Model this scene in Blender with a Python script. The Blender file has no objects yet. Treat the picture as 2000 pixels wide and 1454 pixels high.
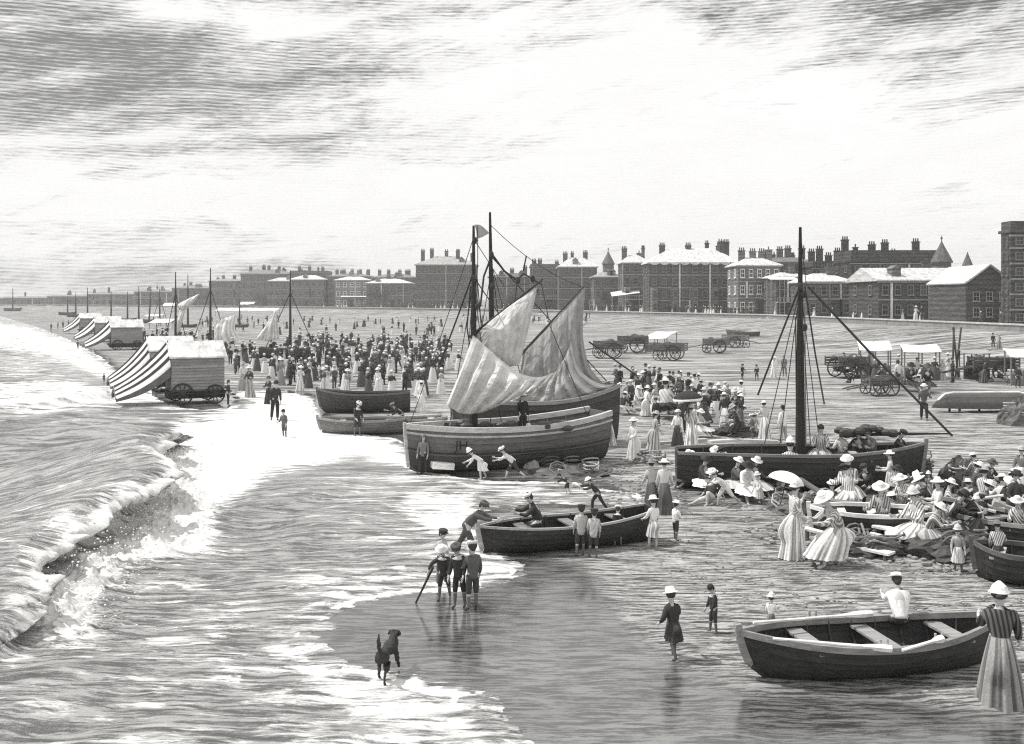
import bpy, bmesh, math, random
import numpy as np
from mathutils import Vector, Matrix
random.seed(11)
rng = np.random.default_rng(11)
R = math.radians
scene = bpy.context.scene
COL = scene.collection

# ------------------------------------------------------------------ camera
F, HY, CX, H = 2000.0, 585.0, 1000.0, 5.6      # focal length in photo pixels, horizon row, centre column, eye height (m)
cam_data = bpy.data.cameras.new('camera')
cam_data.sensor_width = 36.0
cam_data.lens = 36.0 * F / 2000.0
cam_data.shift_y = -(727.0 - HY) / 2000.0
cam_data.clip_end = 9000.0
cam = bpy.data.objects.new('camera', cam_data)
cam.location = (0, 0, H)
cam.rotation_euler = (R(90), 0, 0)
COL.objects.link(cam)
scene.camera = cam

# ------------------------------------------------------------------ light
SUN_EL, SUN_AZ = 57.0, -72.0                     # azimuth from +Y (away from camera), negative = left
sun_data = bpy.data.lights.new('sun', 'SUN')
sun_data.energy = 3.9
sun_data.angle = R(0.6)
sun_data.color = (1.0, 0.985, 0.96)
sun = bpy.data.objects.new('sun', sun_data)
to_sun = Vector((math.sin(R(SUN_AZ)) * math.cos(R(SUN_EL)), math.cos(R(SUN_AZ)) * math.cos(R(SUN_EL)), math.sin(R(SUN_EL))))
sun.rotation_euler = to_sun.to_track_quat('Z', 'Y').to_euler()
sun.location = (-60, 40, 80)
COL.objects.link(sun)

scene.view_settings.view_transform = 'Standard'
scene.view_settings.look = 'None'
scene.view_settings.exposure = 0.0
scene.view_settings.gamma = 1.0
scene.view_settings.use_curve_mapping = False
scene.render.engine = 'CYCLES'
scene.cycles.use_denoising = False
scene.cycles.max_bounces = 5
scene.cycles.sample_clamp_direct = 6.0
scene.cycles.sample_clamp_indirect = 3.0
scene.cycles.pixel_filter_type = 'BLACKMAN_HARRIS'
scene.cycles.filter_width = 1.2


class NT:
    """short hand for building node trees"""
    def __init__(self, tree):
        self.t = tree
    def node(self, kind, **kw):
        n = self.t.nodes.new(kind)
        for k, v in kw.items():
            setattr(n, k, v)
        return n
    def put(self, sock, v):
        if isinstance(v, bpy.types.NodeSocket):
            self.t.links.new(v, sock)
        elif v is not None:
            sock.default_value = v
    def m(self, op, a, b=None, c=None, clamp=False):
        n = self.node('ShaderNodeMath', operation=op, use_clamp=clamp)
        self.put(n.inputs[0], a)
        if b is not None: self.put(n.inputs[1], b)
        if c is not None: self.put(n.inputs[2], c)
        return n.outputs[0]
    def add(self, a, b): return self.m('ADD', a, b)
    def mul(self, a, b): return self.m('MULTIPLY', a, b)
    def ss(self, x, lo, hi, a=0.0, b=1.0):
        n = self.node('ShaderNodeMapRange', interpolation_type='SMOOTHSTEP')
        self.put(n.inputs[0], x)
        for i, v in enumerate((lo, hi, a, b)): self.put(n.inputs[1 + i], v)
        return n.outputs[0]
    def lin(self, x, lo, hi, a=0.0, b=1.0):
        n = self.node('ShaderNodeMapRange', interpolation_type='LINEAR')
        self.put(n.inputs[0], x)
        for i, v in enumerate((lo, hi, a, b)): self.put(n.inputs[1 + i], v)
        return n.outputs[0]
    def mixf(self, f, a, b):
        n = self.node('ShaderNodeMix', data_type='FLOAT')
        self.put(n.inputs[0], f); self.put(n.inputs[2], a); self.put(n.inputs[3], b)
        return n.outputs[0]
    def vec(self, x, y, z):
        n = self.node('ShaderNodeCombineXYZ')
        for i, v in enumerate((x, y, z)): self.put(n.inputs[i], v)
        return n.outputs[0]
    def sep(self, v):
        n = self.node('ShaderNodeSeparateXYZ'); self.put(n.inputs[0], v)
        return n.outputs
    def noise(self, v, scale=1.0, detail=4.0, rough=0.5, dist=0.0):
        n = self.node('ShaderNodeTexNoise')
        self.put(n.inputs['Vector'], v)
        n.inputs['Scale'].default_value = scale
        n.inputs['Detail'].default_value = detail
        n.inputs['Roughness'].default_value = rough
        n.inputs['Distortion'].default_value = dist
        return n.outputs[0]
    def scale(self, v, s):
        n = self.node('ShaderNodeVectorMath', operation='MULTIPLY')
        self.put(n.inputs[0], v); n.inputs[1].default_value = s
        return n.outputs[0]
    def grey(self, f, tint=(1.0, 0.992, 0.972)):
        n = self.node('ShaderNodeCombineXYZ')
        for i in range(3): self.put(n.inputs[i], self.mul(f, tint[i]))
        return n.outputs[0]


# ------------------------------------------------------------------ sky: a grey daylight sky with long torn bands of cloud
world = bpy.data.worlds.new('World')
scene.world = world
world.use_nodes = True
w = NT(world.node_tree)
world.node_tree.nodes.clear()
out = w.node('ShaderNodeOutputWorld')
bg = w.node('ShaderNodeBackground')
bg.inputs[1].default_value = 0.1
w.t.links.new(bg.outputs[0], out.inputs[0])
sky = w.node('ShaderNodeTexSky', sky_type='NISHITA', sun_disc=False)
sky.sun_elevation = R(SUN_EL)
sky.sun_rotation = R(SUN_AZ)
sky.air_density = 1.0; sky.dust_density = 2.0
bw = w.node('ShaderNodeRGBToBW'); w.t.links.new(sky.outputs[0], bw.inputs[0])
tc = w.node('ShaderNodeTexCoord')
dx, dy, dz = w.sep(tc.outputs['Generated'])
az = w.m('ARCTAN2', dx, dy)
el = w.m('ARCSINE', dz)

def blob(px, py, rx, ry, rot, amp):
    a0 = math.atan((px - CX) / F); e0 = math.atan((HY - py) / F)
    a = w.m('SUBTRACT', az, a0); e = w.m('SUBTRACT', el, e0)
    c, s = math.cos(R(rot)), math.sin(R(rot))
    p = w.m('DIVIDE', w.add(w.mul(a, c), w.mul(e, s)), rx / F)
    q = w.m('DIVIDE', w.add(w.mul(a, -s), w.mul(e, c)), ry / F)
    r2 = w.add(w.mul(p, p), w.mul(q, q))
    return w.mul(w.m('EXPONENT', w.mul(r2, -1.0)), amp)

av = w.vec(az, el, 0.0)
big = w.noise(w.scale(av, (5.0, 17.0, 1)), 1.0, 6.0, 0.62, 0.9)
# cloud streaks that rise to the right
c, s = math.cos(R(9)), math.sin(R(9))
rot = w.vec(w.add(w.mul(az, c), w.mul(el, s)), w.add(w.mul(az, -s), w.mul(el, c)), 3.7)
streak = w.noise(w.scale(rot, (9.0, 46.0, 1)), 1.0, 9.0, 0.74, 0.4)
blue = w.add(blob(60, 170, 560, 170, -8, 0.62), blob(1750, 10, 800, 110, -4, 0.55))
blue = w.add(blue, blob(1950, 160, 200, 150, 0, 0.35))
blue = w.add(blue, blob(620, 120, 420, 130, 0, 0.34))
blue = w.add(blue, blob(860, 285, 330, 46, 5, 0.30))
blue = w.add(blue, blob(120, 455, 420, 30, -3, 0.22))
blue = w.add(blue, blob(60, 545, 480, 40, 0, 0.36))
blue = w.add(blue, blob(1100, 560, 1000, 40, 0, 0.16))
blue = w.add(blue, blob(980, 160, 620, 40, 9, -0.34))
blue = w.add(blue, blob(430, 52, 300, 22, -4, -0.42))
blue = w.add(blue, blob(900, 60, 330, 26, 3, -0.34))
blue = w.add(blue, blob(1450, 320, 700, 150, 2, -0.34))
blue = w.add(blue, blob(420, 385, 560, 60, 3, -0.3))
blue = w.add(blue, w.lin(big, 0.36, 0.64, -0.13, 0.13))
blue = w.add(blue, w.lin(streak, 0.35, 0.65, -0.36, 0.36))
gap = w.ss(blue, -0.08, 0.95)                    # 0 = white cloud, 1 = open grey sky
# fine horizontal combing of the cloud layer
warp = w.noise(w.scale(av, (6.0, 10.0, 1)), 1.0, 3.0, 0.5)
comb = w.m('SINE', w.add(w.mul(el, 2000.0), w.mul(warp, 30.0)))
fleck = w.noise(w.scale(av, (60.0, 900.0, 1)), 1.0, 2.0, 0.6)
comb = w.add(w.mul(comb, 0.5), w.lin(fleck, 0.3, 0.7, -0.8, 0.8))
gap2 = w.m('MULTIPLY_ADD', comb, w.ss(gap, 0.0, 0.4, 0.05, 0.42), gap)
gap2 = w.m('MINIMUM', w.m('MAXIMUM', gap2, 0.0), 1.25)
skyv = w.mul(w.m('MINIMUM', w.m('MAXIMUM', bw.outputs[0], 2.0), 4.2), 0.58)
cloudv = w.lin(big, 0.3, 0.7, 9.9, 10.8)
val = w.mixf(gap2, cloudv, skyv)
val = w.m('MAXIMUM', val, 1.2)
val = w.mul(val, w.ss(dz, -0.12, 0.0, 0.45, 1.0))
w.t.links.new(w.grey(val, (1.0, 0.995, 0.985)), bg.inputs[0])

# ------------------------------------------------------------------ materials (all grey, like the print)
def new_mat(name):
    m = bpy.data.materials.new(name)
    m.use_nodes = True
    m.node_tree.nodes.clear()
    n = NT(m.node_tree)
    o = n.node('ShaderNodeOutputMaterial')
    b = n.node('ShaderNodeBsdfPrincipled')
    n.t.links.new(b.outputs[0], o.inputs[0])
    return m, n, b

MAT = {}
def objcoord(n): return n.node('ShaderNodeTexCoord').outputs['Object']
def objcolor(n):
    oi = n.node('ShaderNodeObjectInfo')
    return n.sep(oi.outputs['Color'])[0], oi.outputs['Random']
def bump(n, b, h, strength=0.3, dist=0.02):
    k = n.node('ShaderNodeBump')
    k.inputs['Strength'].default_value = strength
    k.inputs['Distance'].default_value = dist
    n.put(k.inputs['Height'], h)
    n.t.links.new(k.outputs[0], b.inputs['Normal'])

def mat_cloth():
    m, n, b = new_mat('cloth')
    c, rnd = objcolor(n)
    a = n.node('ShaderNodeAttribute', attribute_name='tone')
    g = n.noise(objcoord(n), 26.0, 4.0, 0.7)
    v = n.mul(n.mul(c, a.outputs['Fac']), n.lin(g, 0.3, 0.7, 0.75, 1.2))
    n.put(b.inputs['Base Color'], n.grey(v)); b.inputs['Roughness'].default_value = 0.9
    b.inputs['Specular IOR Level'].default_value = 0.15
    bump(n, b, n.noise(n.scale(objcoord(n), (22, 22, 5)), 1.0, 3.0), 0.35, 0.02)
    return m
def mat_striped():
    m, n, b = new_mat('striped_cloth')
    c, rnd = objcolor(n)
    x, y, z = n.sep(objcoord(n))
    st = n.m('SINE', n.mul(n.add(n.mul(x, 1.0), n.add(n.mul(z, n.lin(rnd, 0, 1, -0.6, 0.6)), n.mul(y, 0.4))), n.lin(rnd, 0, 1, 85.0, 150.0)))
    v = n.mul(c, n.ss(st, -0.5, 0.4, n.lin(rnd, 0, 1, 0.2, 0.45), 1.1))
    n.put(b.inputs['Base Color'], n.grey(v)); b.inputs['Roughness'].default_value = 0.9
    b.inputs['Specular IOR Level'].default_value = 0.15
    return m
def mat_body():
    m, n, b = new_mat('skin')
    a = n.node('ShaderNodeAttribute', attribute_name='tone')
    n.put(b.inputs['Base Color'], n.grey(n.mul(a.outputs['Fac'], 0.5), (1, .985, .96))); b.inputs['Roughness'].default_value = 0.6
    b.inputs['Subsurface Weight'].default_value = 0.0
    return m
def mat_paint(name, rough=0.8, stretch=(1.2, 14, 14), amount=0.35, spec=0.2, grain=0.3):
    """tone from the object's colour, with grain running along local X"""
    m, n, b = new_mat(name)
    c, rnd = objcolor(n)
    off = n.node('ShaderNodeVectorMath', operation='ADD')
    n.put(off.inputs[0], objcoord(n)); n.put(off.inputs[1], n.vec(n.mul(rnd, 37.0), n.mul(rnd, 11.0), 0.0))
    g = n.noise(n.scale(off.outputs[0], stretch), 1.0, 6.0, 0.72, 0.3)
    v = n.mul(c, n.lin(g, 0.3, 0.7, 1 - amount, 1 + amount))
    n.put(b.inputs['Base Color'], n.grey(v)); b.inputs['Roughness'].default_value = rough
    b.inputs['Specular IOR Level'].default_value = spec
    bump(n, b, g, grain, 0.02)
    return m
def mat_wall():
    m, n, b = new_mat('masonry')
    c, rnd = objcolor(n)
    p = n.node('ShaderNodeTexCoord').outputs['Object']
    g = n.noise(n.scale(p, (0.35, 0.35, 2.6)), 1.0, 5.0, 0.7)
    h = n.noise(p, 0.9, 4.0, 0.6)
    z = n.sep(p)[2]
    course = n.m('SINE', n.add(n.mul(z, 9.0), n.mul(h, 5.0)))
    v = n.mul(c, n.lin(g, 0.3, 0.7, 0.55, 1.45))
    v = n.mul(v, n.lin(course, -1, 1, 0.72, 1.25))
    n.put(b.inputs['Base Color'], n.grey(v)); b.inputs['Roughness'].default_value = 0.95
    b.inputs['Specular IOR Level'].default_value = 0.1
    return m
def mat_glass():
    m, n, b = new_mat('window_glass')
    b.inputs['Base Color'].default_value = (.02, .02, .02, 1); b.inputs['Roughness'].default_value = 0.12
    return m
def mat_sand():
    m, n, b = new_mat('sand')
    p = n.node('ShaderNodeTexCoord').outputs['Object']
    wet = n.node('ShaderNodeAttribute', attribute_name='wet').outputs['Fac']
    py_ = n.sep(p)[1]
    warp = n.noise(p, 0.5, 3.0, 0.5)
    q = n.node('ShaderNodeVectorMath', operation='ADD'); n.put(q.inputs[0], p)
    n.put(q.inputs[1], n.vec(0.0, n.mul(warp, 0.5), 0.0))
    q = q.outputs[0]
    coarse = n.noise(n.scale(q, (0.10, 1.0, 1)), 1.0, 12.0, 0.84)        # ridges up the open beach
    mid = n.noise(n.scale(q, (0.45, 4.2, 1)), 1.0, 8.0, 0.80)
    fine = n.noise(n.scale(q, (1.3, 11.0, 1)), 1.0, 6.0, 0.78)           # tide ripples by the water
    s = n.mixf(n.ss(py_, 17.0, 34.0), fine, mid)
    s = n.mixf(n.ss(py_, 36.0, 75.0), s, coarse)
    line = n.ss(s, 0.445, 0.555)
    grit = n.noise(n.scale(p, (7.0, 12.0, 1)), 1.0, 5.0, 0.8)
    big = n.noise(n.scale(p, (0.25, 0.6, 1)), 1.0, 4.0, 0.6)
    dry = n.mul(n.mixf(line, 0.08, 0.45), n.lin(grit, 0.35, 0.65, 0.72, 1.25))
    dry = n.mul(dry, n.lin(big, 0.35, 0.65, 0.85, 1.12))
    wetc = n.mul(n.mixf(line, 0.04, 0.16), n.lin(big, 0.35, 0.65, 0.8, 1.15))
    n.put(b.inputs['Base Color'], n.grey(n.mixf(wet, dry, wetc)))
    n.put(b.inputs['Roughness'], n.mixf(wet, 0.95, 0.035))
    n.put(b.inputs['Specular IOR Level'], n.mixf(wet, 0.1, 1.0))
    k = n.node('ShaderNodeBump'); k.inputs['Distance'].default_value = 0.05
    n.put(k.inputs['Strength'], n.mixf(wet, 0.8, 0.035)); n.put(k.inputs['Height'], n.add(s, n.mul(grit, 0.25)))
    n.t.links.new(k.outputs[0], b.inputs['Normal'])
    return m
def mat_sea():
    m, n, b = new_mat('sea_water')
    p = n.node('ShaderNodeTexCoord').outputs['Object']
    foam = n.node('ShaderNodeAttribute', attribute_name='foam').outputs['Fac']
    py_ = n.sep(p)[1]
    warp = n.noise(p, 0.35, 3.0, 0.5)
    q = n.node('ShaderNodeVectorMath', operation='ADD'); n.put(q.inputs[0], p)
    n.put(q.inputs[1], n.vec(n.mul(warp, 0.6), n.mul(warp, 1.1), 0.0))
    q = q.outputs[0]
    coarse = n.noise(n.scale(q, (0.16, 1.3, 1)), 1.0, 11.0, 0.82)
    fine = n.noise(n.scale(q, (0.8, 6.0, 1)), 1.0, 8.0, 0.80)
    s1 = n.mixf(n.ss(py_, 18.0, 45.0), fine, coarse)
    lace_c = n.noise(n.scale(q, (0.4, 1.6, 1)), 1.0, 9.0, 0.74, 0.3)
    lace_f = n.noise(n.scale(q, (0.9, 3.2, 1)), 1.0, 9.0, 0.76, 0.5)
    lace = n.mixf(n.ss(py_, 20.0, 50.0), lace_f, lace_c)
    bub = n.noise(n.scale(p, (14.0, 22.0, 10.0)), 1.0, 3.0, 0.7)
    fm = n.add(n.mul(foam, 1.25), n.lin(lace, 0.32, 0.68, -0.85, 0.35))
    fm = n.add(fm, n.lin(s1, 0.35, 0.65, -0.20, 0.20))
    f = n.ss(fm, 0.08, 0.55)
    deep = n.mixf(n.ss(s1, 0.44, 0.56), 0.06, 0.33)
    white = n.mul(n.lin(lace, 0.3, 0.7, 0.62, 0.82), n.lin(bub, 0.3, 0.7, 0.82, 1.06))
    n.put(b.inputs['Base Color'], n.grey(n.mixf(f, deep, white)))
    n.put(b.inputs['Roughness'], n.mixf(f, 0.30, 0.95))
    n.put(b.inputs['Specular IOR Level'], n.mixf(f, 0.5, 0.1))
    hgt = n.add(n.mul(s1, 0.8), n.mul(n.mul(bub, f), 0.3))
    bump(n, b, hgt, 0.55, 0.08)
    return m
def mat_canvas():
    m, n, b = new_mat('canvas')
    c, rnd = objcolor(n)
    a = n.node('ShaderNodeAttribute', attribute_name='tone')
    g = n.noise(objcoord(n), 3.0, 5.0, 0.6)
    n.put(b.inputs['Base Color'], n.grey(n.mul(n.mul(c, a.outputs['Fac']), n.lin(g, 0.3, 0.7, 0.8, 1.12))))
    b.inputs['Roughness'].default_value = 0.95; b.inputs['Specular IOR Level'].default_value = 0.05
    bump(n, b, g, 0.3, 0.05)
    return m
MAT['cloth'] = mat_cloth(); MAT['striped'] = mat_striped(); MAT['body'] = mat_body()
MAT['wood'] = mat_paint('wood'); MAT['tar'] = mat_paint('tarred_wood', 0.55, (1.0, 12, 12), 0.6, 0.35, 0.4)
MAT['rope'] = mat_paint('rope', 0.9, (30, 30, 30), 0.3)
MAT['roof'] = mat_paint('roof_slate', 0.8, (2.2, 0.35, 2.5), 0.5, 0.15, 0.3)
MAT['fur'] = mat_paint('dog_fur', 0.9, (30, 30, 30), 0.6)
MAT['stone'] = mat_paint('stone', 0.9, (1.5, 1.5, 1.5), 0.35)
MAT['wall'] = mat_wall(); MAT['glass'] = mat_glass()
MAT['sand'] = mat_sand(); MAT['sea'] = mat_sea(); MAT['canvas'] = mat_canvas()

# ------------------------------------------------------------------ mesh helpers
class MB:
    """collects vertices, faces, a tone per vertex and a material slot per face"""
    def __init__(self):
        self.v, self.f, self.t, self.mi = [], [], [], []
        self.slot = 0; self.tone = 1.0
    def verts(self, pts, tone=None):
        k = len(self.v)
        self.v += [tuple(p) for p in pts]
        self.t += [self.tone if tone is None else tone] * len(pts) if not isinstance(tone, (list, tuple)) else list(tone)
        return k
    def face(self, ids):
        self.f.append(tuple(ids)); self.mi.append(self.slot)
    def hexa(self, p):
        """8 corners: bottom 4 ccw, top 4 ccw"""
        k = self.verts(p)
        for q in ((3, 2, 1, 0), (4, 5, 6, 7), (0, 1, 5, 4), (1, 2, 6, 5), (2, 3, 7, 6), (3, 0, 4, 7)):
            self.face([k + i for i in q])
        return self
    def box(self, x0, x1, y0, y1, z0, z1):
        return self.hexa([(x0, y0, z0), (x1, y0, z0), (x1, y1, z0), (x0, y1, z0), (x0, y0, z1), (x1, y0, z1), (x1, y1, z1), (x0, y1, z1)])
    def beam(self, a, b, wd, ht, up=(0, 0, 1)):
        a, b = Vector(a), Vector(b); d = (b - a).normalized(); up = Vector(up)
        s = d.cross(up)
        s = s.normalized() if s.length > 1e-5 else Vector((1, 0, 0))
        u = s.cross(d)
        s *= wd / 2; u *= ht / 2
        return self.hexa([a - s - u, a + s - u, b + s - u, b - s - u, a - s + u, a + s + u, b + s + u, b - s + u])
    def tube(self, pts, rad, n=6, caps=True, tone=None):
        pts = [Vector(p) for p in pts]
        if not isinstance(rad, (list, tuple)): rad = [rad] * len(pts)
        base = len(self.v)
        prev = None
        for i, p in enumerate(pts):
            d = (pts[min(i + 1, len(pts) - 1)] - pts[max(i - 1, 0)]).normalized()
            if prev is None:
                u = d.orthogonal().normalized()
            else:
                u = (prev - d * prev.dot(d))
                u = u.normalized() if u.length > 1e-6 else d.orthogonal().normalized()
            prev = u
            v = d.cross(u)
            self.verts([p + (u * math.cos(2 * math.pi * j / n) + v * math.sin(2 * math.pi * j / n)) * rad[i] for j in range(n)], tone)
        for i in range(len(pts) - 1):
            for j in range(n):
                a, b = base + i * n + j, base + i * n + (j + 1) % n
                self.face((a, b, b + n, a + n))
        if caps:
            self.face([base + j for j in range(n)][::-1])
            self.face([base + (len(pts) - 1) * n + j for j in range(n)])
        return self
    def rings(self, rings, closed=True, cap0=False, cap1=False, tones=None):
        base = len(self.v); n = len(rings[0])
        for i, r in enumerate(rings):
            self.verts(r, None if tones is None else tones[i])
        for i in range(len(rings) - 1):
            for j in range(n if closed else n - 1):
                a, b = base + i * n + j, base + i * n + (j + 1) % n
                self.face((a, b, b + n, a + n))
        if cap0: self.face([base + j for j in range(n)][::-1])
        if cap1: self.face([base + (len(rings) - 1) * n + j for j in range(n)])
        return self
    def lathe(self, prof, n=16, c=(0, 0, 0), M=None, wav=0.0, nw=3, sx=1.0, sy=1.0, cap0=False, cap1=False):
        rr = []
        for (r, z) in prof:
            ring = []
            for j in range(n):
                a = 2 * math.pi * j / n
                k = 1 + wav * math.sin(nw * a) * (r > 0.1)
                p = Vector((r * k * math.cos(a) * sx, r * k * math.sin(a) * sy, z))
                p = (M @ p) if M else p
                ring.append(p + Vector(c))
            rr.append(ring)
        return self.rings(rr, True, cap0, cap1)
    def ball(self, c, r, n=8, m=6, M=None, sx=1, sy=1, sz=1):
        prof = [(max(1e-4, math.sin(math.pi * i / m)), -math.cos(math.pi * i / m) * sz) for i in range(m + 1)]
        rr = []
        for (a, z) in prof:
            ring = []
            for j in range(n):
                t = 2 * math.pi * j / n
                p = Vector((a * math.cos(t) * sx, a * math.sin(t) * sy, z)) * r
                ring.append((M @ p if M else p) + Vector(c))
            rr.append(ring)
        return self.rings(rr)
    def sheet(self, P, thick=0.0, tones=None):
        """P[i][j] points of a cloth or board; a second face set gives it thickness"""
        ni, nj = len(P), len(P[0])
        base = len(self.v)
        for i in range(ni):
            self.verts(P[i], None if tones is None else list(tones[i]))
        for i in range(ni - 1):
            for j in range(nj - 1):
                a = base + i * nj + j
                self.face((a, a + 1, a + nj + 1, a + nj))
        if thick:
            A = np.array([[tuple(p) for p in r] for r in P])
            gu = np.gradient(A, axis=0); gv = np.gradient(A, axis=1)
            nn = np.cross(gu, gv); nn /= (np.linalg.norm(nn, axis=2, keepdims=True) + 1e-9)
            B = A + nn * thick
            b2 = len(self.v)
            for i in range(ni):
                self.verts([tuple(x) for x in B[i]], None if tones is None else list(tones[i]))
            for i in range(ni - 1):
                for j in range(nj - 1):
                    a = b2 + i * nj + j
                    self.face((a + nj, a + nj + 1, a + 1, a))
            edge = [(0, j) for j in range(nj)] + [(i, nj - 1) for i in range(1, ni)] + [(ni - 1, j) for j in range(nj - 2, -1, -1)] + [(i, 0) for i in range(ni - 2, 0, -1)]
            for k in range(len(edge)):
                (i0, j0), (i1, j1) = edge[k], edge[(k + 1) % len(edge)]
                self.face((base + i1 * nj + j1, base + i0 * nj + j0, b2 + i0 * nj + j0, b2 + i1 * nj + j1))
        return self
    def mesh(self, name, mats, smooth=False):
        me = bpy.data.meshes.new(name)
        me.from_pydata(self.v, [], self.f)
        me.polygons.foreach_set('material_index', self.mi)
        if smooth: me.polygons.foreach_set('use_smooth', [True] * len(self.f))
        at = me.attributes.new('tone', 'FLOAT', 'POINT')
        at.data.foreach_set('value', [float(x) for x in self.t])
        for m in (mats if isinstance(mats, (list, tuple)) else [mats]):
            me.materials.append(MAT[m])
        me.update()
        return me

def add_obj(name, data, parent=None, color=0.5, loc=None, rz=0.0):
    o = bpy.data.objects.new(name, data)
    COL.objects.link(o)
    if parent is not None: o.parent = parent
    o.color = (color, color, color, 1)
    if loc is not None: o.location = loc
    if rz: o.rotation_euler = (0, 0, rz)
    return o
def part(name, mb, mat, parent, color=0.5, smooth=False):
    return add_obj(name, mb.mesh(name, mat, smooth), parent, color)
def tag(o, label, cat, group=None):
    o['label'] = label; o['category'] = cat
    if group: o['group'] = group
    return o
def thing(name, label, cat, loc=(0, 0, 0), rz=0.0, group=None):
    o = add_obj(name, None, None, 1.0, loc, rz)
    o.empty_display_size = 0.2
    return tag(o, label, cat, group)
def local(root, p):
    """world point to the frame of a root that is only moved and turned about Z"""
    d = Vector(p) - root.location
    a = -root.rotation_euler.z
    return Vector((d.x * math.cos(a) - d.y * math.sin(a), d.x * math.sin(a) + d.y * math.cos(a), d.z))

# ------------------------------------------------------------------ terrain functions
def sstep(x, a, b):
    t = np.clip((np.asarray(x, float) - a) / (b - a), 0, 1)
    return t * t * (3 - 2 * t)
_tab = rng.random((256, 256))
def vnoise(x, y):
    x = np.asarray(x, float); y = np.asarray(y, float)
    xi = np.floor(x).astype(int); yi = np.floor(y).astype(int)
    fx = x - xi; fy = y - yi
    fx = fx * fx * (3 - 2 * fx); fy = fy * fy * (3 - 2 * fy)
    a = _tab[xi & 255, yi & 255]; b = _tab[(xi + 1) & 255, yi & 255]
    c = _tab[xi & 255, (yi + 1) & 255]; d = _tab[(xi + 1) & 255, (yi + 1) & 255]
    return (a * (1 - fx) + b * fx) * (1 - fy) + (c * (1 - fx) + d * fx) * fy
def fbm(x, y, o=4, g=0.5):
    s = 0; a = 1.0; t = 0
    for i in range(o):
        s = s + a * vnoise(x * 2 ** i + 17.3 * i, y * 2 ** i + 5.1 * i); t += a; a *= g
    return s / t
PROM_Z = 2.5
prom_px = [(2600, 662), (2000, 638), (1500, 617), (1000, 606), (500, 599), (100, 596), (-300, 594.2)]
prom = []
for px, py in prom_px:
    D = (H - PROM_Z) * F / (py - HY); prom.append(((px - CX) / F * D, D))
prom = np.array(prom)
def poly_dist(X, Y, pts, closed=False):
    X = np.asarray(X, float); Y = np.asarray(Y, float)
    best = np.full(X.shape, 1e9)
    n = len(pts)
    for i in range(n if closed else n - 1):
        ax, ay = pts[i]; bx, by = pts[(i + 1) % n]
        dx, dy = bx - ax, by - ay
        t = np.clip(((X - ax) * dx + (Y - ay) * dy) / (dx * dx + dy * dy + 1e-9), 0, 1)
        best = np.minimum(best, np.hypot(X - ax - t * dx, Y - ay - t * dy))
    return best
def inside(X, Y, pts):
    X = np.asarray(X, float); Y = np.asarray(Y, float)
    r = np.zeros(X.shape, bool); n = len(pts)
    for i in range(n):
        ax, ay = pts[i]; bx, by = pts[(i + 1) % n]
        if ay == by: continue
        hit = ((ay > Y) != (by > Y)) & (X < (bx - ax) * (Y - ay) / (by - ay) + ax)
        r ^= hit
    return r
_po = np.argsort(prom[:, 1])
def beyond_prom(X, Y):
    """signed distance to the promenade edge, positive on the town side"""
    d = poly_dist(X, Y, [tuple(p) for p in prom])
    u = np.asarray(X, float) / np.maximum(np.asarray(Y, float), 1e-3)
    us = prom[:, 0] / prom[:, 1]
    o = np.argsort(us)
    Yp = np.interp(u, us[o], prom[o, 1])
    return np.where(np.asarray(Y, float) > Yp, d, -d)
def gz(X, Y):
    s = beyond_prom(X, Y)
    ramp = 1.9 * sstep(s, -30.0, -1.0) ** 1.3
    return np.where(s > 0, PROM_Z - 0.06, ramp)
def gz1(x, y): return float(gz(np.array([x]), np.array([y]))[0])
def P(px, py):
    """ground point seen at a photo pixel"""
    z = 0.0
    for _ in range(12):
        Y = (H - z) * F / max(py - HY, 1.0)
        X = (px - CX) / F * Y
        z = 0.5 * z + 0.5 * gz1(X, Y)
    Y = (H - z) * F / max(py - HY, 1.0)
    return Vector(((px - CX) / F * Y, Y, gz1((px - CX) / F * Y, Y)))
def PX(px, py, Y):
    """point seen at a photo pixel, at a known distance"""
    return Vector(((px - CX) / F * Y, Y, H + (HY - py) / F * Y))
def PXY(X, Y, Z=0.0):
    """photo pixel of world points"""
    Y = np.maximum(Y, 0.5)
    return CX + F * X / Y, HY + F * (H - Z) / Y

# ------------------------------------------------------------------ the setting: beach, sea, promenade
def structure(o):
    o['kind'] = 'structure'; return o
def fast_mesh(name, V, nr, nc, keep=None, attrs=None, mat=None):
    idx = np.arange(nr * nc).reshape(nr, nc)
    q = np.stack([idx[:-1, :-1], idx[:-1, 1:], idx[1:, 1:], idx[1:, :-1]], -1).reshape(-1, 4)
    if keep is not None:
        q = q[keep[q].any(axis=1)]
        used = np.unique(q); remap = np.full(nr * nc, -1); remap[used] = np.arange(len(used))
        q = remap[q]; V = V[used]; attrs = {k: a[used] for k, a in attrs.items()}
    me = bpy.data.meshes.new(name)
    me.vertices.add(len(V)); me.vertices.foreach_set('co', V.astype(np.float32).ravel())
    me.loops.add(q.size); me.loops.foreach_set('vertex_index', q.astype(np.int32).ravel())
    me.polygons.add(len(q)); me.polygons.foreach_set('loop_start', np.arange(0, q.size, 4, dtype=np.int32))
    me.polygons.foreach_set('use_smooth', np.ones(len(q), bool))
    me.update(calc_edges=True); me.validate()
    for k, a in (attrs or {}).items():
        at = me.attributes.new(k, 'FLOAT', 'POINT'); at.data.foreach_set('value', a.astype(np.float32))
    me.materials.append(MAT[mat])
    return me

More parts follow.
